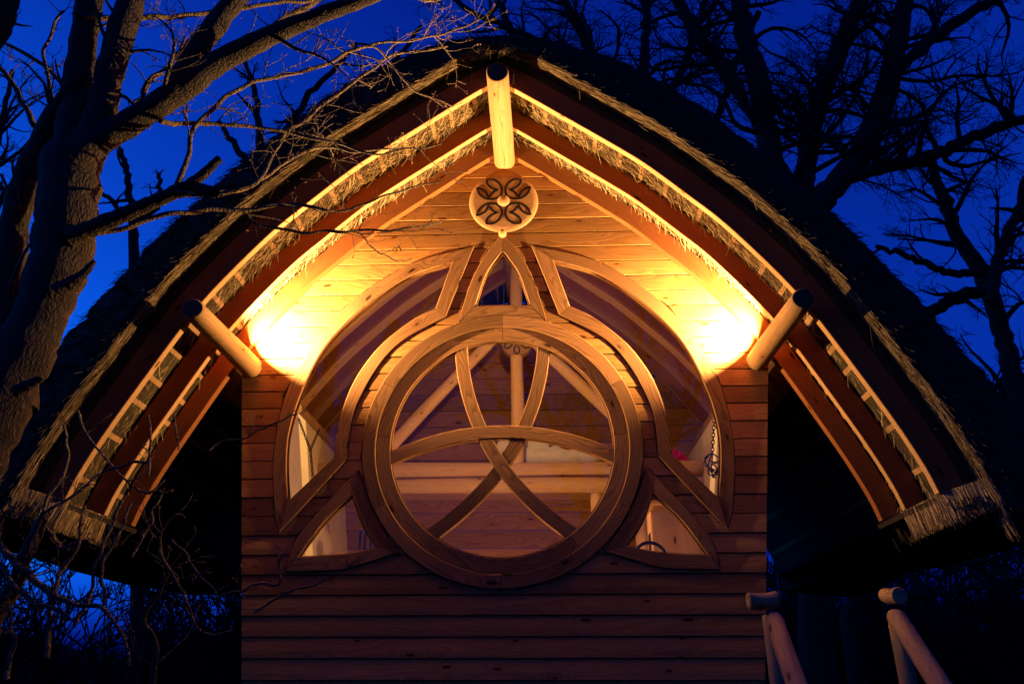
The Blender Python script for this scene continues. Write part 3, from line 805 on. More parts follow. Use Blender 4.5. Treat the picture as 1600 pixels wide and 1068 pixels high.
lathe('peg', [(0.030, 0.02), (0.034, -0.03), (0.030, -0.05), (0.016, -0.062), (0, -0.064)], MAT['log'], TH, (-0.002, -0.01, 5.158), 24)

# --- side walls, floor, stilts
for s in (-1, 1):
    b0, b1 = 1.803 - 0.08 * 0 + (1.0 - 1.605) * 0.132, 1.803 + (3.90 - 1.605) * 0.132
    for (name, dx0, dx1, mat) in (('side_wall', -0.0, -0.05, MAT['siding']), ('inner_side_wall', -0.06, -0.20, MAT['plaster'])):
        zt = 3.90 if name == 'side_wall' else 3.86
        pts = [(s * (b0 + dx0 - 0.02), 1.0), (s * (b1 + dx0 - 0.02), zt), (s * (b1 + dx1 - 0.02), zt), (s * (b0 + dx1 - 0.02), 1.0)]
        sweep_ring(name, [[(p[0], y, p[1]) for p in pts] for y in (0.05, 1.2, 2.62)], mat, TH)
box('floor', (0, 1.25, 0.97), (3.3, 2.5, 0.08), MAT['inner'], TH)
for (x, y) in ((-1.4, 0.3), (1.4, 0.3), (-1.4, 2.2), (1.4, 2.2)):
    log('stilt', [(x, y, -0.3), (x, y, 0.95)], 0.13, 0.11, MAT['rail'], TH, seed=int(9 + x * 3 + y))
# inner back wall of horizontal planks
BW = empty('back_wall', TH)
YB = 2.60
for n in range(26):
    zb = 1.02 + n * 0.19; zt = zb + 0.186
    h = wall_half(zb) + (0.06 if zb > 3.7 else -0.05)
    if h < 0.1 or zb > 5.7: break
    box('wall_plank', (0, YB + 0.02, (zb + zt) / 2), (2 * h, 0.03, zt - zb), MAT['siding'], BW, bev=0.006)

# boarded lining of the ceiling
for s in (-1, 1):
    lin = off_half(0.10, 90, 0.02); lin = resample(lin[lin[:, 1] > 3.80], 40); lin2 = off_half(0.118, 90, 0.02); lin2 = resample(lin2[lin2[:, 1] > 3.80], 40)
    yy = 0.075
    while yy < 2.5:
        a, b = lin.copy(), lin2.copy(); a[:, 0] *= s; b[:, 0] *= s
        strip('ceiling_plank', a, b, yy, yy + 0.138, MAT['inner'], TH, n=40, ch=0.003, gap=0)
        yy += 0.1405
# --- gallery inside: rails, post, braces
YG = 1.55
def P3(px, py, y): return bp(px, py, y)
zr = bp(784, 735, YG)[2]; zr2 = bp(784, 757, YG)[2]
log('gallery_log', [(-1.9, YG, zr), (1.9, YG, zr)], 0.085, 0.083, MAT['palelog'], TH, seed=31)
log('gallery_log', [(-1.9, YG - 0.04, zr2 - 0.02), (1.9, YG - 0.04, zr2 - 0.02)], 0.068, 0.070, MAT['palelog'], TH, seed=32)
box('gallery_floor', (0, (YG + YB) / 2, zr - 0.04), (3.7, YB - YG - 0.06, 0.05), MAT['inner'], TH)
xp = bp(808, 640, YG)[0]
KP = empty('king_post', TH)
log('post', [(xp, YG, zr + 0.05), (xp, YG, bp(808, 556, YG)[2])], 0.068, 0.062, MAT['palelog'], KP, seed=33)
zc = bp(808, 536, YG)[2]
lathe('carved_disc', [(0, 0.05), (0.155, 0.05), (0.160, 0.03), (0.160, -0.06), (0.150, -0.068), (0, -0.070)], MAT['disc'], KP, (xp, YG, zc), 40)
for k in range(6):
    a0 = k * math.pi / 3 + math.pi / 6
    pts = [(xp + r * math.cos(a0 + da), zc + r * math.sin(a0 + da)) for r, da in ((0.045, 0), (0.085, 0.28), (0.125, 0.20), (0.145, 0), (0.125, -0.20), (0.085, -0.28), (0.045, 0))]
    v, f = ribbon(pts, 0.012, YG - 0.073, YG - 0.068)
    mk('carved_leaf', v, f, MAT['inlay'], KP)
log('king_post_top', [(xp, YG + 0.02, zc), (xp, YG + 0.02, 5.7)], 0.066, 0.062, MAT['palelog'], TH, seed=39)
b0, b1 = bp(862, 560, YG), bp(985, 672, YG)
d = b1 - b0
log('brace_log', [b0 - d * 0.25, b1 + d * 0.8], 0.060, 0.064, MAT['palelog'], TH, seed=34)
b0, b1 = bp(752, 548, YG), bp(635, 672, YG)
d = b1 - b0
log('brace_log', [b0 - d * 0.2, b1 + d * 0.7], 0.060, 0.064, MAT['palelog'], TH, seed=35)
pq = bp(932, 775, YG)
log('gallery_post', [(pq[0], YG, zr2 - 0.05), (pq[0], YG, 1.02)], 0.062, 0.066, MAT['palelog'], TH, seed=36)
pq = bp(1003, 830, 1.9)
log('gallery_post', [(pq[0], 1.9, zr2 - 0.02), (pq[0], 1.9, 1.02)], 0.065, 0.066, MAT['palelog'], TH, seed=37)
# slotted inner door and its frame, left
DR = empty('slotted_door', TH)
p0 = bp(545, 830, 1.35)
box('door_post', (p0[0] - 0.03, 1.30, 1.85), (0.13, 0.13, 1.66), MAT['inner'], DR)
for k, px in enumerate((562, 568.5, 576, 582.5, 588)):
    pc = bp(px, 835, 1.42)
box('door_panel', (p0[0] + 0.21, 1.42, 1.78), (0.30, 0.03, 1.5), MAT['inner'], DR)
for px, pz in ((562.5, 843), (570, 848), (579, 852), (585.5, 855)):
    pc = bp(px, pz, 1.40)
    box('slot', (pc[0], 1.402, pc[2]), (0.024, 0.012, 0.17), MAT['dark'], DR, bev=0.002)

# ------------------------------------------------------------------ things inside
BD = empty('bed', None, (0.3, 2.0, zr)); tag(BD, 'bed with rumpled white bedding behind the upper gallery log', 'bed')
def cushion(name, c, s, mat, parent, seed, amp=0.03, nx=28, ny=20):
    rng = np.random.RandomState(seed); v, f = [], []
    ph = rng.rand(12) * 6.28
    for top in (1, -1):
        for j in range(ny + 1):
            for i in range(nx + 1):
                a, b = i / nx * 2 - 1, j / ny * 2 - 1
                e = (1 - abs(a) ** 6) * (1 - abs(b) ** 6)
                h = s[2] * 0.5 * max(e, 0) ** 0.4
                wv = amp * (math.sin(a * 7 + 3 * b + ph[0]) + math.sin(b * 9 - 4 * a + ph[1]) + 0.6 * math.sin(a * 17 + ph[2] + 5 * b)) * max(e, 0) ** .5
                v.append((a * s[0] / 2, b * s[1] / 2, top * h + (wv if top > 0 else 0)))
    w_ = nx + 1; off = (ny + 1) * w_
    for t in (0, 1):
        for j in range(ny):
            for i in range(nx):
                q = (t * off + j * w_ + i, t * off + j * w_ + i + 1, t * off + (j + 1) * w_ + i + 1, t * off + (j + 1) * w_ + i)
                f.append(q if t == 0 else q[::-1])
    o = mk(name, v, f, mat, parent, None, True); o.location = c
    bm = bmesh.new(); bm.from_mesh(o.data); bmesh.ops.remove_doubles(bm, verts=bm.verts, dist=1e-4); bm.to_mesh(o.data); bm.free()
    return o
cushion('mattress', (0.05, 0.02, 0.06), (1.3, 0.62, 0.12), MAT['linen'], BD, 1, 0.004)
cushion('duvet', (0.12, -0.02, 0.17), (0.95, 0.60, 0.20), MAT['linen'], BD, 2, 0.022)
cushion('pillow', (-0.18, 0.0, 0.28), (0.55, 0.42, 0.22), MAT['linen'], BD, 3, 0.012)

def chain(root, pts, link_r=0.020, wire=0.0042):
    me = bpy.data.meshes.new('link'); bm = bmesh.new(); n, m = 18, 6; R = []
    for i in range(n):
        t = 2 * math.pi * i / n; c = np.array([0.55 * link_r * math.cos(t), 0, link_r * math.sin(t)])
        rad = np.array([math.cos(t), 0, math.sin(t)])
        R.append([bm.verts.new(c + wire * (rad * math.cos(2 * math.pi * k / m) + np.array([0, 1, 0]) * math.sin(2 * math.pi * k / m))) for k in range(m)])
    for i in range(n):
        for k in range(m): bm.faces.new((R[i][k], R[(i + 1) % n][k], R[(i + 1) % n][(k + 1) % m], R[i][(k + 1) % m]))
    bm.to_mesh(me); bm.free(); me.materials.append(MAT['iron']); me.polygons.foreach_set('use_smooth', [True] * len(me.polygons))
    P = np.array(pts); L = np.r_[0, np.cumsum(np.linalg.norm(np.diff(P, axis=0), axis=1))]
    s, k = 0.0, 0
    while s < L[-1]:
        c = np.array([np.interp(s, L, P[:, q]) for q in range(3)]); c2 = np.array([np.interp(min(s + 0.01, L[-1] + 0.001), L, P[:, q]) for q in range(3)])
        o = bpy.data.objects.new('link', me); COL.objects.link(o); o.parent = root; o.location = c - np.array(root.location)
        d = Vector(c2 - c) if np.linalg.norm(c2 - c) > 1e-5 else Vector((0, 0, -1))
        o.rotation_euler = d.to_track_quat('Z', 'Y').to_euler(); o.rotation_euler.rotate_axis('Z', math.pi / 2 * (k % 2) + 0.4)
        s += link_r * 2 - wire * 2.4; k += 1
YC = 0.16
a, b = bp(1117, 640, YC), bp(1113, 708, YC)
CH = empty('hanging_chain', None, tuple(a)); tag(CH, 'iron chain with hooks bunched at its end, inside the right arched window', 'chain')
chain(CH, [a, b])
rc = np.random.RandomState(2)
for k in range(7):
    pts = catmull(np.array([b - a + np.array([rc.uniform(-.02, .02), rc.uniform(-.02, .02), 0.0]), b - a + np.array([rc.uniform(-.075, .05), rc.uniform(-.03, .03), -rc.uniform(.02, .08)]),
                            b - a + np.array([rc.uniform(-.06, .05), rc.uniform(-.03, .03), -rc.uniform(.08, .16)]), b - a + np.array([rc.uniform(-.04, .05), rc.uniform(-.03, .03), -rc.uniform(.13, .24)])]), 16)
    rings = []
    for i, p in enumerate(pts):
        t = pts[min(i + 1, 15)] - pts[max(i - 1, 0)]; t /= np.linalg.norm(t); e = np.cross(t, [0, 1, 0.1]); e /= np.linalg.norm(e); g_ = np.cross(t, e)
        rings.append([p + 0.0055 * (e * math.cos(q * 1.2566) + g_ * math.sin(q * 1.2566)) for q in range(5)])
    sweep_ring('hook', rings, MAT['iron'], CH, smooth=True)
a, b, c = bp(467, 655, YC), bp(485, 702, YC), bp(489, 745, YC)
CH2 = empty('hanging_chain', None, tuple(a)); tag(CH2, 'thin chain looping down inside the left arched window', 'chain')
chain(CH2, [a, b, c], 0.016, 0.0035); chain(CH2, [bp(498, 672, YC), b], 0.016, 0.0035)

# unseen lamp added to light the room, on a low table below the sill
TB = empty('low_table', None, (0.1, 0.38, 1.01)); tag(TB, 'low wooden table inside, below the round window', 'table')
box('table_top', (0, 0, 0.73), (0.6, 0.45, 0.03), MAT['inner'], TB)
for sx in (-1, 1):
    for sy in (-1, 1): box('leg', (sx * 0.25, sy * 0.18, 0.357), (0.04, 0.04, 0.715), MAT['inner'], TB)
RL = empty('added_table_lamp', None, (0.1, 0.38, 1.757)); tag(RL, 'unseen table lamp added to light the room, on the low table inside', 'lamp')
lathe_z = [(0.0, 0.0), (0.06, 0.0), (0.06, 0.012), (0.012, 0.02), (0.010, 0.14)]
vv, ff = [], []
for i in range(20):
    t = 2 * math.pi * i / 20
    for (r, z) in lathe_z: vv.append((r * math.cos(t), r * math.sin(t), z))
for i in range(20):
    for k in range(4): j = (i + 1) % 20; ff.append((i * 5 + k, j * 5 + k, j * 5 + k + 1, i * 5 + k + 1))
mk('lamp_foot', vv, ff, MAT['lampmetal'], RL, None, True)
ld = bpy.data.lights.new('room_fill', 'POINT'); ld.energy = ROOM_FILL_W; ld.color = (1.0, 0.52, 0.20); ld.shadow_soft_size = 0.045
lo = bpy.data.objects.new('room_fill', ld); COL.objects.link(lo); lo.parent = RL; lo.location = (0, 0, 0.22)

# unseen pendant added to light the room, hidden behind the round frame's top
PD = empty('added_pendant', None, (0.0, 0.22, 4.44)); tag(PD, 'unseen pendant added to light the room, behind the top of the round window', 'lamp')
lathe('lamp_cap', [(0.0, -0.012), (0.018, -0.010), (0.020, 0.0)], MAT['lampmetal'], PD, (0, 0, 0.05), 16)
box('cord', (0, 0, 0.74), (0.006, 0.006, 1.36), MAT['lampmetal'], PD, bev=0)
ld = bpy.data.lights.new('pendant_fill', 'POINT'); ld.energy = PENDANT_FILL_W; ld.color = (1.0, 0.52, 0.20); ld.shadow_soft_size = 0.02
lo = bpy.data.objects.new('pendant_fill', ld); COL.objects.link(lo); lo.parent = PD

# red pleated fan on the back wall
fc = bp(1046, 735, 2.25); FN = empty('paper_fan', None, tuple(fc)); tag(FN, 'red pleated paper fan half hidden in the right arched window', 'fan')
v, f = [], []; nP = 22; Rf = 0.24
for i in range(nP + 1):
    t = math.radians(-20 + 200 * i / nP); yy = 0.012 * (i % 2)
    for y2 in (yy, yy + 0.004):
        v += [(0.04 * math.cos(t), y2, 0.04 * math.sin(t)), (Rf * math.cos(t), y2, Rf * math.sin(t))]
for i in range(nP):
    q = 4 * i; f += [(q, q + 1, q + 5, q + 4), (q + 2, q + 6, q + 7, q + 3), (q + 1, q + 3, q + 7, q + 5)]
mk('fan_leaf', v, f, MAT['red'], FN)
o = box('fan_handle', (0, 0.02, -0.06), (0.03, 0.02, 0.16), MAT['blackwood'], FN)

# cupboard behind the lower right pane
pc = bp(1062, 845, 0.75); CB = empty('cupboard', None, (pc[0], 0.75, 1.01)); tag(CB, 'pale pine cupboard standing behind the lower right corner window', 'cupboard')
zt = bp(1035, 788, 0.75)[2] - 1.01
box('carcass', (0.02, 0.22, zt / 2), (0.44, 0.42, zt), MAT['inner'], CB)
box('side_panel', (-0.209, 0.16, zt / 2 - 0.01), (0.022, 0.30, zt - 0.06), MAT['inner'], CB)
lv = [(-0.223, 0.06, zt - 0.42), (-0.223, 0.16, zt - 0.25), (-0.223, 0.26, zt - 0.42)]
box('door_recess', (-0.2195, 0.16, zt / 2 - 0.06), (0.012, 0.14, zt - 0.30), MAT['dark'], CB)
box('cornice', (0.0, 0.20, zt + 0.012), (0.52, 0.50, 0.03), MAT['inner'], CB)
# dark hoop (chair back)
hc = bp(1016, 872, 0.6); HP = empty('hoop_chair', None, (hc[0], 0.6, 1.01)); tag(HP, 'black bentwood hoop chair back behind the lower right corner window', 'chair')
rings = []
rh = abs(bp(1041, 868, 0.6)[0] - hc[0]); z0 = hc[2] - 1.01
path = [(-rh, 0, z0 - 0.75)] + [(-rh, 0, z0 - 0.2)] + [(rh * math.cos(t), 0, z0 + rh * 0.98 * math.sin(t)) for t in np.linspace(math.pi, 0, 20)] + [(rh, 0, z0 - 0.2), (rh, 0, z0 - 0.75)]
path = resample(np.array(path), 50)
for i, p in enumerate(path):
    t = path[min(i + 1, 49)] - path[max(i - 1, 0)]; t /= np.linalg.norm(t); e = np.cross(t, [0, 1, 0]); 
    rings.append([p + 0.014 * (e * math.cos(q * 0.7854) + np.array([0, 1, 0]) * math.sin(q * 0.7854)) for q in range(8)])
sweep_ring('hoop', rings, MAT['blackwood'], HP, smooth=True)
box('seat', (0, 0.18, max(0.2, z0 - 0.62)), (2 * rh, 0.40, 0.035), MAT['blackwood'], HP)
for sx in (-1, 1):
    for yy in (0.0, 0.35): box('leg', (sx * (rh - 0.02), yy, max(0.2, z0 - 0.62) / 2), (0.03, 0.03, max(0.2, z0 - 0.62)), MAT['blackwood'], HP)

# ------------------------------------------------------------------ flood lamps resting on the purlin logs
for s in (-1, 1):
    tx, tz = 0.815, -0.58
    P = np.array([LC[0], LC[1]]) + 0.086 * np.array([-0.60, 0.80]) + 0.045 * np.array([0.80, 0.60])
    y = -0.185
    L = empty('flood_lamp', None, (s * P[0], y, P[1]))
    tag(L, 'small flood lamp hidden on top of the %s log, washing the boards' % ('left' if s < 0 else 'right'), 'lamp', 'flood lamps on the side logs')
    lathe('reflector', [(0.0, 0.0), (0.010, 0.001), (0.014, 0.006)], MAT['lampmetal'], L, (s * 0.03, 0.026, -0.012), 20)
    box('bracket', (s * 0.03, 0.032, -0.022), (0.008, 0.008, 0.03), MAT['lampmetal'], L)
    ld = bpy.data.lights.new('flood_light', 'SPOT'); ld.spot_size = math.radians(147); ld.spot_blend = 0.85; ld.energy = LAMP_W; ld.color = LAMP_COL; ld.shadow_soft_size = 0.004
    lo = bpy.data.objects.new('flood_light', ld); COL.objects.link(lo); lo.parent = L
    lo.rotation_euler = Vector((-s * 0.80, 0.05, 0.60)).to_track_quat('-Z', 'Y').to_euler()

# ------------------------------------------------------------------ stair railings at lower right
def railing(label, top_px, low_px, stub, post_px, yt, yl, seed):
    t, l = bp(*top_px, yt), bp(*low_px, yl)
    R = empty('stair_railing', None, (t[0], yt, 0)); tag(R, label, 'railing', 'log railings of the stairs')
    o = np.array([t[0], yt, 0])
    d = (l - t) / np.linalg.norm(l - t)
    log('handrail', [t - o, t + d * 2.1 - o], 0.052, 0.058, MAT['rail'], R, seed=seed, chamfer=0.02)
    a, b = stub
    log('crosspiece', [np.array(a) - o, np.array(b) - o], 0.046, 0.046, MAT['rail'], R, seed=seed + 1, chamfer=0.014)
    if post_px is not None:
        q = bp(*post_px, yt - 0.02 + 0.12)
        log('post', [(q[0] - o[0], 0.10, q[2] + 0.05), (q[0] - o[0], 0.10, -0.1)], 0.045, 0.05, MAT['rail'], R, seed=seed + 2, chamfer=0.012)
    e = t + d * 1.75 - o
    log('post', [(e[0], e[1], max(0.4, e[2])), (e[0], e[1], -0.1)], 0.05, 0.05, MAT['rail'], R, seed=seed + 3)
yt = -1.2
railing('sloping log handrail beside the right wall corner, with a short crosspiece', (1209, 962), (1252, 1080), yt, None, yt, -1.7, 41) if False else None
def stubpts(p0, p1, y0, y1): return (bp(*p0, y0), bp(*p1, y1))
railing('sloping log handrail with crosspiece and post next to the wall corner', (1211, 966), (1249, 1075), stubpts((1168, 938), (1217, 937), yt + 0.02, yt + 0.02), (1203, 975), yt, -1.69, 41)
railing('sloping log handrail on the outer side of the stairs, rightmost', (1398, 962), (1471, 1075), stubpts((1383, 929), (1408, 932), yt + 0.35, yt - 0.02), (1404, 985), yt, -1.80, 51)

# ------------------------------------------------------------------ trees
class Tubes:
    def __init__(s): s.v = []; s.f = []; s.n = 0
    def tube(s, P, R, sides):
        P = np.asarray(P, float); n = len(P)
        T = np.gradient(P, axis=0); T /= np.linalg.norm(T, axis=1)[:, None] + 1e-9
        ref = np.array([0.3, 0.9, 0.2]); E = np.cross(T, ref); E /= np.linalg.norm(E, axis=1)[:, None] + 1e-9; G = np.cross(T, E)
        a = np.arange(sides) * 2 * math.pi / sides
        V = P[:, None, :] + np.asarray(R)[:, None, None] * (E[:, None, :] * np.cos(a)[None, :, None] + G[:, None, :] * np.sin(a)[None, :, None])
        b = s.n; s.v.append(V.reshape(-1, 3)); s.n += n * sides
        i = np.arange(n - 1)[:, None] * sides; k = np.arange(sides)[None, :]; l = (k + 1) % sides
        s.f.append(np.stack([b + i + k, b + i + l, b + i + sides + l, b + i + sides + k], -1).reshape(-1, 4))
    def build(s, name, mat, parent, stuff=False, smooth=True):
        if not s.v: return None
        V = np.concatenate(s.v); Fq = np.concatenate(s.f)
        me = bpy.data.meshes.new(name); me.vertices.add(len(V)); me.vertices.foreach_set('co', V.astype(np.float32).reshape(-1))
        me.loops.add(Fq.size); me.loops.foreach_set('vertex_index', Fq.astype(np.int32).reshape(-1))
        me.polygons.add(len(Fq)); me.polygons.foreach_set('loop_start', np.arange(len(Fq), dtype=np.int32) * 4)
        me.polygons.foreach_set('use_smooth', np.ones(len(Fq), bool))
        me.update(calc_edges=True); me.materials.append(mat)
        o = bpy.data.objects.new(name, me); COL.objects.link(o)
        if parent is not None: o.parent = parent
        if stuff: o['kind'] = 'stuff'
        return o

def unit(v): return v / (np.linalg.norm(v) + 1e-9)
def grow(T, rng, p, d, L, r, lvl, cfg, tips):
    seg = cfg['seg'] * (0.7 if lvl >= cfg['max'] else 1.0)
    n = max(3, int(L / seg) + 1)
    P = [np.array(p)]; d = unit(np.array(d, float)); k0 = rng.randn(3) * cfg['wig']
    for i in range(n):
        k0 = 0.5 * k0 + rng.randn(3) * cfg['wig']
        d = d + k0; d[2] += cfg['up']; d[1] *= cfg['flat']; d = unit(d)
        q = P[-1] + d * L / n
        if 'ymax' in cfg and q[1] > cfg['ymax']: q[1] = cfg['ymax']; d[1] = -abs(d[1])
        P.append(q)
    P = np.array(P); R = r * (1 - 0.82 * np.linspace(0, 1, len(P)) ** 1.2)
    T[min(lvl, len(T) - 1)].tube(P, np.maximum(R, cfg['rmin']), 6 if r > cfg['r6'] else (4 if lvl < cfg['max'] else 3))
    tips.append((P[-1], unit(P[-1] - P[-2])))
    if lvl >= cfg['max']: return
    spawn(T, rng, P, R, L, lvl, cfg, tips, 0.15)
def spawn(T, rng, P, R, L, lvl, cfg, tips, t0=0.1):
    cnt = max(1, int(rng.poisson(L * cfg['dens'][min(lvl, len(cfg['dens']) - 1)])) + (1 if lvl > 0 else 0))
    for c in range(cnt):
        t = t0 + (1 - t0) * rng.rand(); k = t * (len(P) - 1); i = min(int(k), len(P) - 2); w_ = k - i
        p = P[i] * (1 - w_) + P[i + 1] * w_; r = (R[i] * (1 - w_) + R[i + 1] * w_)
        dv = unit(P[i + 1] - P[i]); pe = rng.randn(3); pe[1] *= cfg['flat']; pe = unit(pe - dv * (pe @ dv))
        a = math.radians(rng.uniform(*cfg['ang'])); nd = dv * math.cos(a) + pe * math.sin(a); nd[2] += cfg.get('lift', 0.15)
        Lc = L * rng.uniform(0.3, 0.62) * (1.15 - 0.55 * t); Lc = min(Lc, cfg['lmax'][min(lvl, len(cfg['lmax']) - 1)] * rng.uniform(0.6, 1.1))
        rc_ = min(r * rng.uniform(0.45, 0.68), cfg['rcap'][min(lvl, len(cfg['rcap']) - 1)])
        grow(T, rng, p, nd, Lc, max(rc_, cfg['rmin']), lvl + 1, cfg, tips)
def limb(px, y, n=None):
    """px: (x, y, width in pixels[, dy]) -> centre points and radii at depth y"""
    P, R = [], []
    for q in px:
        yy = y + (q[3] if len(q) > 3 else 0)
        c = bp(q[0], q[1], yy); P.append(c)
        dep = (c - CAM) @ FWD; R.append(q[2] * dep / F_PX / 2)
    n = n or max(8, len(px) * 6)
    Q = catmull(np.column_stack([P, R]), n); return Q[:, :3], Q[:, 3]
def wobble(shape, rng, amp):
    k = rng.randn(shape[0] + 12, shape[1]); ker = np.hanning(9); ker /= ker.sum()
    return amp * 1.8 * np.stack([np.convolve(k[:, c], ker, 'same')[6:-6] for c in range(shape[1])], 1)
def knobbly(P, R, rng, amp=0.06):
    k = rng.randn(len(R)); k = np.convolve(k, [0.25, 0.5, 0.25], 'same')
    return P + rng.randn(*P.shape) * 0.004 * (R[:, None] / 0.1), R * (1 + amp * k)

# ---- near tree, left
rt = np.random.RandomState(5)
YT1 = -2.45
LT = empty('bare_tree', None, tuple(bp(-120, 1000, YT1) * np.array([1, 1, 0]))); tag(LT, 'bare lichened tree with forking trunk in front of the left roof slope', 'tree', 'bare winter trees')
lo_ = np.array(LT.location)
def add_limb(name, px, y, parent, org, rng, sides=12, mat='bark', n=None):
    P, R = limb(px, y, n); P2, R2 = knobbly(P, R, rng)
    T = Tubes(); T.tube(P2 - org, R2, sides); T.build(name, MAT[mat], parent); return P, R
LIMBS = []
base = bp(-75, 760, YT1)
P, R = limb([(112, 235, 78), (106, 300, 88), (98, 385, 92), (80, 450, 82), (52, 520, 84), (18, 590, 88), (-30, 680, 100), (-75, 760, 110)], YT1, 40)
gb = np.array([P[-1] + np.array([-0.25, 0, -0.9]), np.array([P[-1][0] - 0.35, YT1, -0.2])]); P = np.vstack([P, gb]); R = np.r_[R, 0.2, 0.28]
P2, R2 = knobbly(P, R, rt); T = Tubes(); T.tube(P2 - lo_, R2, 16); T.build('trunk', MAT['bark'], LT)
specs = [
    [(112, 250, 60), (118, 180, 50), (124, 112, 43), (134, 40, 40), (142, -10, 38), (150, -80, 34)],
    [(120, 262, 60), (150, 205, 52), (172, 112, 43), (190, 50, 42), (206, -5, 40), (220, -80, 34)],
    [(115, 262, 64), (152, 222, 46), (210, 187, 42), (285, 139, 40), (337, 99, 37), (412, 62, 32), (500, 24, 27), (585, -8, 23), (680, -50, 18)],
    [(268, 150, 30), (285, 118, 38), (318, 64, 36), (345, 28, 34), (362, 5, 33), (392, -50, 30)],
    [(30, 640, 60, .15), (12, 480, 56, .15), (22, 356, 44, .15), (49, 262, 40, .15), (86, 187, 38, .1), (110, 150, 34, .05), (122, 118, 26)],
    [(108, 375, 30), (135, 360, 28), (180, 341, 25), (240, 315, 22), (285, 297, 24), (318, 297, 22), (338, 301, 17)],
    [(285, 297, 20), (300, 286, 18), (318, 272, 16), (343, 248, 13)],
    [(90, 455, 26), (112, 441, 20), (130, 428, 15), (148, 407, 7)],
    [(25, 610, 20), (46, 600, 16), (63, 591, 11)],
    [(-40, 90, 46), (-5, 40, 40), (10, 0, 36), (20, -50, 30)],
]
for k, sp_ in enumerate(specs):
    Pq, Rq = add_limb('limb', sp_, YT1 - 0.02 * k, LT, lo_, rt)
    if k not in (6, 7, 8): LIMBS.append((Pq, Rq))
cfgL = dict(seg=0.075, wig=0.17, up=0.02, flat=0.8, max=3, dens=[3.2, 5.0, 7.0], lmax=[0.95, 0.5, 0.24], rcap=[0.014, 0.006, 0.0034], rmin=0.0018, r6=0.006, ang=(30, 75), ymax=-1.4)
BR = [Tubes(), Tubes(), Tubes(), Tubes()]; tips = []
BRANCH = [   # thin branches read from the picture: (x, y, width)
    [(109, 362, 10), (180, 360, 9), (285, 331, 8.5), (340, 328, 8), (400, 326, 7), (449, 320, 6), (520, 330, 4.5), (570, 318, 4), (640, 292, 3), (690, 280, 2)],
    [(375, 328, 6), (410, 352, 5), (470, 362, 4.5), (560, 360, 4), (640, 361, 3), (675, 352, 2.5), (692, 343, 2)],
    [(562, 361, 3), (578, 380, 2.5), (600, 398, 2.2), (622, 408, 2), (640, 403, 2)],
    [(277, 287, 9), (290, 245, 8), (311, 191, 7), (337, 165, 7), (375, 140, 6.5), (423, 122, 6), (500, 107, 5.5), (545, 78, 5), (610, 68, 4), (690, 55, 3.2), (748, 32, 2.2)],
    [(338, 301, 9), (375, 298, 7), (410, 270, 6), (442, 213, 6), (470, 190, 5.5), (500, 165, 5), (560, 125, 4.5), (615, 85, 4), (660, 80, 3), (700, 72, 2.2)],
    [(338, 303, 8), (385, 296, 6), (442, 258, 5), (500, 228, 4.5), (560, 234, 4), (620, 236, 3)],
    [(250, 190, 9), (300, 192, 7.5), (370, 198, 6.5), (442, 206, 5.5), (520, 222, 4.5), (600, 238, 3.2), (690, 228, 2.2)],
    [(545, 78, 4), (590, 80, 3.5), (640, 135, 3), (680, 155, 2.5), (706, 163, 2)],
    [(130, 30, 10), (190, 28, 9), (260, 24, 8), (330, 18, 7), (430, 6, 6), (490, 3, 5)],
    [(55, 195, 10), (20, 130, 8), (-10, 95, 7)], [(100, 130, 7), (50, 90, 6), (0, 62, 5)],
    [(95, 190, 8), (72, 120, 6), (68, 70, 5), (100, 20, 4)], [(350, 90, 14), (400, 55, 12), (445, 30, 10), (520, -10, 8)],
    [(210, 180, 6), (232, 135, 5), (262, 100, 4.5), (290, 62, 3.5)], [(170, 140, 6), (215, 165, 5), (250, 180, 4)],
    [(0, 270, 5), (30, 330, 4), (12, 250, 4)], [(0, 515, 6), (40, 485, 5), (72, 462, 4)],
]
for sp_ in BRANCH:
    dj = rt.uniform(-0.12, 0.06)
    if sp_[-1][0] > 250: sp_ = [(*q, 0.85 * (k_ / (len(sp_) - 1)) ** 0.8 if sp_[0][0] < 330 else 0.45 + 0.5 * k_ / (len(sp_) - 1)) for k_, q in enumerate(sp_)]
    P, R = limb(sp_, YT1 + dj, max(12, len(sp_) * 7)); P = P + wobble(P.shape, rt, 0.010)
    T = BR[0]; T.tube(P - lo_, np.maximum(R, 0.002), 6)
    L = np.linalg.norm(np.diff(P, axis=0), axis=1).sum()
    spawn(BR, rt, P - lo_, R, L * 0.55, 1, dict(cfgL, ymax=-1.25 - lo_[1], dens=[3, 9.0, 7.5]), tips, 0.1)
for (P, R) in LIMBS:
    L = np.linalg.norm(np.diff(P, axis=0), axis=1).sum()
    spawn(BR, rt, P - lo_, R, L * 0.6, 0, dict(cfgL, ymax=-1.25 - lo_[1]), tips, 0.15)
CR = empty('crown', LT)
for nm, T, mt in (('branch', BR[0], 'twig'), ('side_branch', BR[1], 'twig'), ('twig', BR[2], 'twig'), ('spray', BR[3], 'twig')):
    T.build(nm, MAT[mt], CR, True)
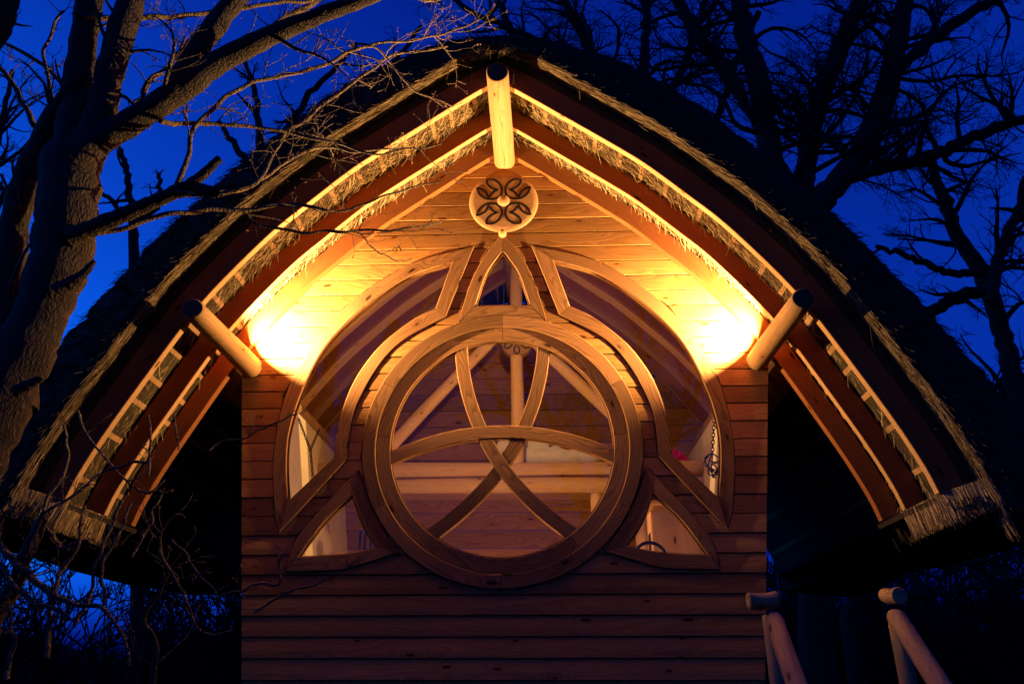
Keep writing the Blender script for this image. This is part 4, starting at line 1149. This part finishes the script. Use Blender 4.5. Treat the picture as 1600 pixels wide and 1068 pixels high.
def buds(name, tips, parent, rng, keep=0.8, size=0.006):
    v, f = [], []
    for p, d in tips:
        if rng.rand() > keep: continue
        for c in range(rng.randint(1, 5)):
            q = p + d * rng.uniform(-0.03, 0.004) + rng.randn(3) * 0.006; dd = unit(d + rng.randn(3) * 0.7); e = unit(np.cross(dd, [0.2, 0.9, 0.4])); g_ = np.cross(dd, e); s_ = size * rng.uniform(0.6, 1.3); i = len(v)
            v += [q - dd * s_ * 0.6, q + e * s_ * 0.5, q + g_ * s_ * 0.5, q - e * s_ * 0.5, q - g_ * s_ * 0.5, q + dd * s_ * 1.5]
            for a, b in ((1, 2), (2, 3), (3, 4), (4, 1)): f += [(i, i + b, i + a), (i + 5, i + a, i + b)]
    if v: o = mk(name, v, f, MAT['bud'], parent); o['kind'] = 'stuff'
buds('buds', tips, CR, rt)

# ---- young stems in the lower left corner
rq = np.random.RandomState(9)
def sapling(name, label, specs, y, seed, cfg, budsize=0.006, keep=0.9):
    rng = np.random.RandomState(seed)
    b = bp(specs[0][0][0], specs[0][0][1], y)
    S_ = empty(name, None, (b[0], y, 0)); tag(S_, label, 'sapling', 'young budding trees below the left eave'); org = np.array(S_.location)
    TT = [Tubes(), Tubes(), Tubes(), Tubes()]; tp = []
    T0 = Tubes()
    for k, sp_ in enumerate(specs):
        P, R = limb(sp_, y + rng.uniform(-0.15, 0.15), max(12, len(sp_) * 7)); P = P + wobble(P.shape, rng, 0.008)
        if k == 0:
            P = np.vstack([[P[0][0] - 0.15, P[0][1], -0.1], P]); R = np.r_[R[0] * 1.5, R]
        (T0 if k == 0 else TT[0]).tube(P - org, np.maximum(R, 0.002), 8 if k == 0 else 6)
        L = np.linalg.norm(np.diff(P, axis=0), axis=1).sum()
        spawn(TT, rng, P - org, R, L * 0.5, 1, dict(cfg, ymax=-1.16 - org[1]), tp, 0.15)
    T0.build('trunk', MAT['bark'], S_)
    c_ = empty('crown', S_)
    for nm, T in (('branch', TT[0]), ('side_branch', TT[1]), ('twig', TT[2]), ('spray', TT[3])): T.build(nm, MAT['twig'], c_, True)
    buds('buds', tp, c_, rng, keep, budsize)
cfgS = dict(cfgL, dens=[3, 8.5, 7.0], lmax=[0.6, 0.34, 0.16], rcap=[0.009, 0.0045, 0.003], wig=0.19)
sapling('young_tree', 'pale young stem with twisting budding twigs at the lower left corner',
        [[(-20, 1000, 28), (5, 945, 26), (31, 890, 24), (50, 845, 22), (64, 818, 18), (72, 800, 12)],
         [(66, 815, 9), (85, 845, 8), (98, 856, 7), (135, 842, 5)], [(0, 845, 12), (30, 885, 12), (70, 918, 11), (110, 940, 9), (122, 943, 8), (155, 945, 7), (185, 975, 6), (198, 1000, 6), (205, 1040, 5)],
         [(0, 880, 8), (40, 935, 8), (85, 945, 8), (110, 968, 7)], [(119, 975, 7), (138, 940, 6), (147, 893, 5.5), (162, 843, 5), (187, 793, 4.5), (205, 760, 4)],
         [(162, 945, 6), (160, 900, 5.5), (170, 860, 5), (195, 815, 4.5), (206, 785, 4)], [(75, 1030, 9), (74, 985, 8), (82, 930, 7), (100, 880, 6.5), (120, 850, 5), (135, 790, 4)],
         [(0, 800, 5), (15, 775, 4), (20, 800, 4)], [(64, 818, 7), (75, 775, 6), (98, 740, 5), (110, 700, 4.5), (98, 665, 4)],
         [(70, 800, 6), (120, 770, 5), (165, 735, 4.5), (230, 720, 4)], [(10, 1060, 8), (20, 1000, 7), (12, 950, 6)]], -1.60, 3, cfgS)
sapling('young_tree', 'dark slender young tree whose twigs cross the lower left wall boards',
        [[(240, 1075, 10), (243, 1010, 8), (225, 960, 7), (262, 900, 6.5), (255, 868, 6), (248, 840, 5)],
         [(250, 860, 6), (280, 915, 5), (300, 960, 4.5), (320, 990, 4), (365, 985, 3)], [(205, 870, 5), (225, 830, 5), (240, 790, 4), (255, 765, 3.5)],
         [(120, 640, 4), (140, 680, 4), (175, 725, 4), (225, 770, 4), (255, 745, 3.5)], [(330, 705, 3), (345, 690, 2.6), (378, 685, 3.4), (423, 666, 3), (464, 647, 2.4)],
         [(230, 745, 4.5), (236, 690, 4), (230, 650, 3)], [(340, 930, 4), (400, 915, 4), (435, 905, 4), (437, 868, 3.5), (432, 850, 3)], [(400, 958, 4), (440, 930, 3.8), (500, 905, 3), (555, 875, 2.6)],
         [(280, 700, 3), (275, 660, 3), (272, 645, 2.4)], [(270, 840, 4), (300, 880, 4), (335, 920, 3.4), (350, 935, 3)]], -1.55, 8, cfgS)

# ---- trees behind the house
cfgR = dict(seg=0.2, wig=0.17, up=0.015, flat=0.75, max=4, dens=[3.3, 3.4, 4.4, 5.2], lmax=[3.4, 1.8, 1.0, 0.55], rcap=[0.055, 0.020, 0.0095, 0.0055], rmin=0.0036, r6=0.02, ang=(28, 75), lift=0.1)
def back_tree(label, trunk, stems, y, seed, cfg, mult=1.0):
    rng = np.random.RandomState(seed)
    b = bp(trunk[0][0], trunk[0][1], y)
    B_ = empty('bare_tree', None, (b[0], y, 0)); tag(B_, label, 'tree', 'bare winter trees'); org = np.array(B_.location)
    P, R = limb(trunk, y, 24); P = np.vstack([[P[0][0], y, -0.3], P]); R = np.r_[R[0] * 1.25, R]
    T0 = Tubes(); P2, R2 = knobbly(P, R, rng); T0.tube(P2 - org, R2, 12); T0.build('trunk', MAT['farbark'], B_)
    TT = [Tubes(), Tubes(), Tubes(), Tubes()]; tp = []
    c_ = empty('crown', B_)
    for sp_ in stems:
        P, R = limb(sp_, y + rng.uniform(-0.6, 0.6), max(10, len(sp_) * 6))
        P = P + rng.randn(*P.shape) * 0.02
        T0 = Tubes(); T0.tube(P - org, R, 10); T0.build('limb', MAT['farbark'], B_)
        L = np.linalg.norm(np.diff(P, axis=0), axis=1).sum()
        spawn(TT, rng, P - org, R, L * mult, 0, dict(cfg), tp, 0.12)
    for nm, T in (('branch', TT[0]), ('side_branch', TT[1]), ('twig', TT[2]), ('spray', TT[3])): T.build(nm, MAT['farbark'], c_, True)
back_tree('large dark tree forking into three stems behind the right roof slope', [(1275, 1000, 52), (1268, 700, 50), (1262, 480, 48), (1262, 345, 46)],
          [[(1255, 360, 36), (1232, 300, 36), (1206, 247, 36), (1187, 131, 34), (1165, 64, 31), (1157, 0, 28), (1150, -60, 24)],
           [(1180, 190, 14), (1139, 116, 20), (1101, 71, 20), (1064, 11, 19), (1045, -40, 17)], [(1120, 185, 11), (1142, 120, 12), (1161, 71, 12), (1185, 20, 10)],
           [(1258, 350, 32), (1259, 262, 30), (1277, 165, 30), (1304, 101, 30), (1326, 45, 29), (1350, -10, 25)],
           [(1265, 352, 38), (1289, 307, 38), (1345, 240, 37), (1375, 169, 34), (1397, 94, 31), (1412, 19, 27), (1425, -40, 22)],
           [(1300, 300, 20), (1337, 274, 20), (1431, 251, 19), (1487, 229, 18), (1562, 199, 16), (1640, 170, 14)],
           [(1345, 240, 20), (1390, 130, 12), (1440, 75, 20), (1500, 30, 18), (1570, -10, 15)]], 6.5, 12, cfgR, 0.85)
back_tree('dark spreading tree at the far right edge behind the eave', [(1640, 1000, 40), (1610, 720, 36), (1590, 620, 32)],
          [[(1590, 620, 30), (1575, 560, 28), (1559, 497, 27), (1534, 426, 26), (1500, 375, 22), (1470, 300, 18), (1450, 240, 12)],
           [(1545, 455, 20), (1502, 462, 20), (1449, 487, 18), (1400, 500, 12)], [(1550, 470, 18), (1560, 400, 17), (1590, 330, 15), (1600, 280, 12)], [(1534, 426, 14), (1480, 425, 12), (1420, 400, 10), (1370, 385, 7)]], 7.5, 17, cfgR, 0.75)
back_tree('leaning dark tree seen below the right eave', [(1325, 965, 26), (1344, 921, 24), (1372, 874, 22), (1410, 820, 20)],
          [[(1410, 820, 20), (1470, 740, 18), (1560, 640, 15), (1640, 560, 12)], [(1372, 874, 10), (1440, 885, 8), (1520, 880, 6), (1590, 860, 5)], [(1350, 915, 9), (1430, 930, 8), (1540, 915, 6), (1620, 905, 5)]], 8.5, 23, dict(cfgR, up=-0.01), 0.8)
back_tree('dark tree whose branches fan out above the roof ridge', [(1000, 1000, 40), (1004, 500, 36), (1006, 240, 32)],
          [[(1006, 250, 30), (1007, 105, 16), (1008, 40, 13), (1010, -30, 11)], [(1000, 240, 20), (930, 90, 14), (890, 20, 12), (870, -30, 10)], [(1000, 230, 18), (850, 120, 14), (800, 50, 12), (770, -20, 10)],
           [(1006, 200, 20), (1060, 120, 13), (1090, 40, 12), (1110, -20, 10)], [(960, 150, 14), (900, 110, 12), (830, 60, 10), (740, 20, 9), (700, -10, 8)]], 9.0, 31, cfgR, 0.7)
back_tree('thin dark tree behind the left roof slope', [(215, 1000, 22), (212, 500, 20), (208, 360, 16)],
          [[(208, 370, 14), (206, 330, 12), (200, 280, 10), (190, 235, 8)], [(208, 350, 10), (245, 320, 8), (250, 270, 6)], [(206, 340, 9), (170, 310, 7), (150, 290, 5)]], 8.0, 37, dict(cfgR, lmax=[1.2, 0.8, 0.45]), 0.6)
back_tree('faint dark tree behind the upper left roof slope, below the long limb', [(430, 1000, 30), (425, 500, 28), (420, 300, 24)],
          [[(420, 310, 22), (405, 220, 13), (400, 150, 9), (380, 90, 6)], [(420, 300, 18), (450, 200, 12), (500, 130, 9), (560, 70, 6)], [(420, 300, 16), (370, 230, 10), (340, 190, 7)], [(440, 240, 12), (520, 180, 9), (600, 110, 7), (660, 40, 6)]], 9.0, 41, cfgR, 0.5)
back_tree('distant dark tree at the left edge beyond the near trunk', [(-60, 1000, 30), (-50, 600, 26), (-40, 400, 22)],
          [[(-40, 410, 20), (-20, 300, 12), (0, 200, 9), (20, 110, 6)], [(-40, 400, 16), (10, 300, 9), (60, 250, 6)], [(-45, 450, 14), (0, 420, 8), (50, 400, 5)]], 9.0, 47, cfgR, 0.7)

# ---- a tree behind the viewer, mirrored in the panes
rg = np.random.RandomState(77)
B_ = empty('bare_tree', None, (1.6, -11.5, 0)); tag(B_, 'bare tree standing behind the viewer, mirrored faintly in the window glass', 'tree', 'bare winter trees')
T0 = Tubes(); TT = [Tubes(), Tubes(), Tubes(), Tubes()]; tp = []
P = catmull(np.array([(0, 0, -0.2), (0.05, 0, 1.5), (-0.1, 0.05, 3.0), (0.15, 0, 4.5)]), 16); T0.tube(P, np.linspace(0.26, 0.17, 16), 12); T0.build('trunk', MAT['farbark'], B_)
for k in range(6):
    a = k * 1.05 + rg.rand() * 0.5
    P = catmull(np.array([(0.1, 0, 3.4 + 0.2 * k), (0.1 + 0.9 * math.cos(a), 0.9 * math.sin(a), 5.2 + 0.2 * k), (0.1 + 2.2 * math.cos(a), 2.0 * math.sin(a), 7.4), (0.1 + 3.2 * math.cos(a), 2.6 * math.sin(a), 9.4)]), 18)
    R = np.linspace(0.12, 0.03, 18); T_ = Tubes(); T_.tube(P, R, 8); T_.build('limb', MAT['farbark'], B_)
    spawn(TT, rg, P, R, 4.0, 0, dict(cfgR, max=3), tp, 0.15)
c_ = empty('crown', B_)
for nm, T in (('branch', TT[0]), ('side_branch', TT[1]), ('twig', TT[2]), ('spray', TT[3])): T.build(nm, MAT['farbark'], c_, True)

# ---- far-off wood along the horizon
rf = np.random.RandomState(3); TF = [Tubes(), Tubes(), Tubes(), Tubes()]; tp = []
for k in range(340):
    a = rf.uniform(0.12, math.pi - 0.12); rad = rf.uniform(15, 30); x, y = rad * math.cos(a), rad * math.sin(a) - 4
    if abs(x) < 2: continue
    h = rf.uniform(3.2, 7.0) * rad / 26
    for m_ in range(3):
        grow(TF, rf, (x + rf.randn() * 0.5, y, 0), (rf.randn() * 0.25, 0, 1), h, 0.05, 1, dict(seg=0.35, wig=0.14, up=0.05, flat=0.9, max=3, dens=[2, 3.0, 2.6], lmax=[2, 1.4, 0.9], rcap=[.04, .03, .022], rmin=0.014, r6=0.5, ang=(20, 60), lift=0.2), tp)
Tm = Tubes()
for T in TF: Tm.v += T.v; 
allv = []; allf = []; off_ = 0
for T in TF:
    if not T.v: continue
    allv.append(np.concatenate(T.v)); allf.append(np.concatenate(T.f) + off_); off_ += T.n
Tm.v = allv; Tm.f = allf
fw_ = Tm.build('far_wood', MAT['farwood'], None, True); tag(fw_, 'dark mass of far-off thicket along the horizon', 'thicket', kind='stuff')
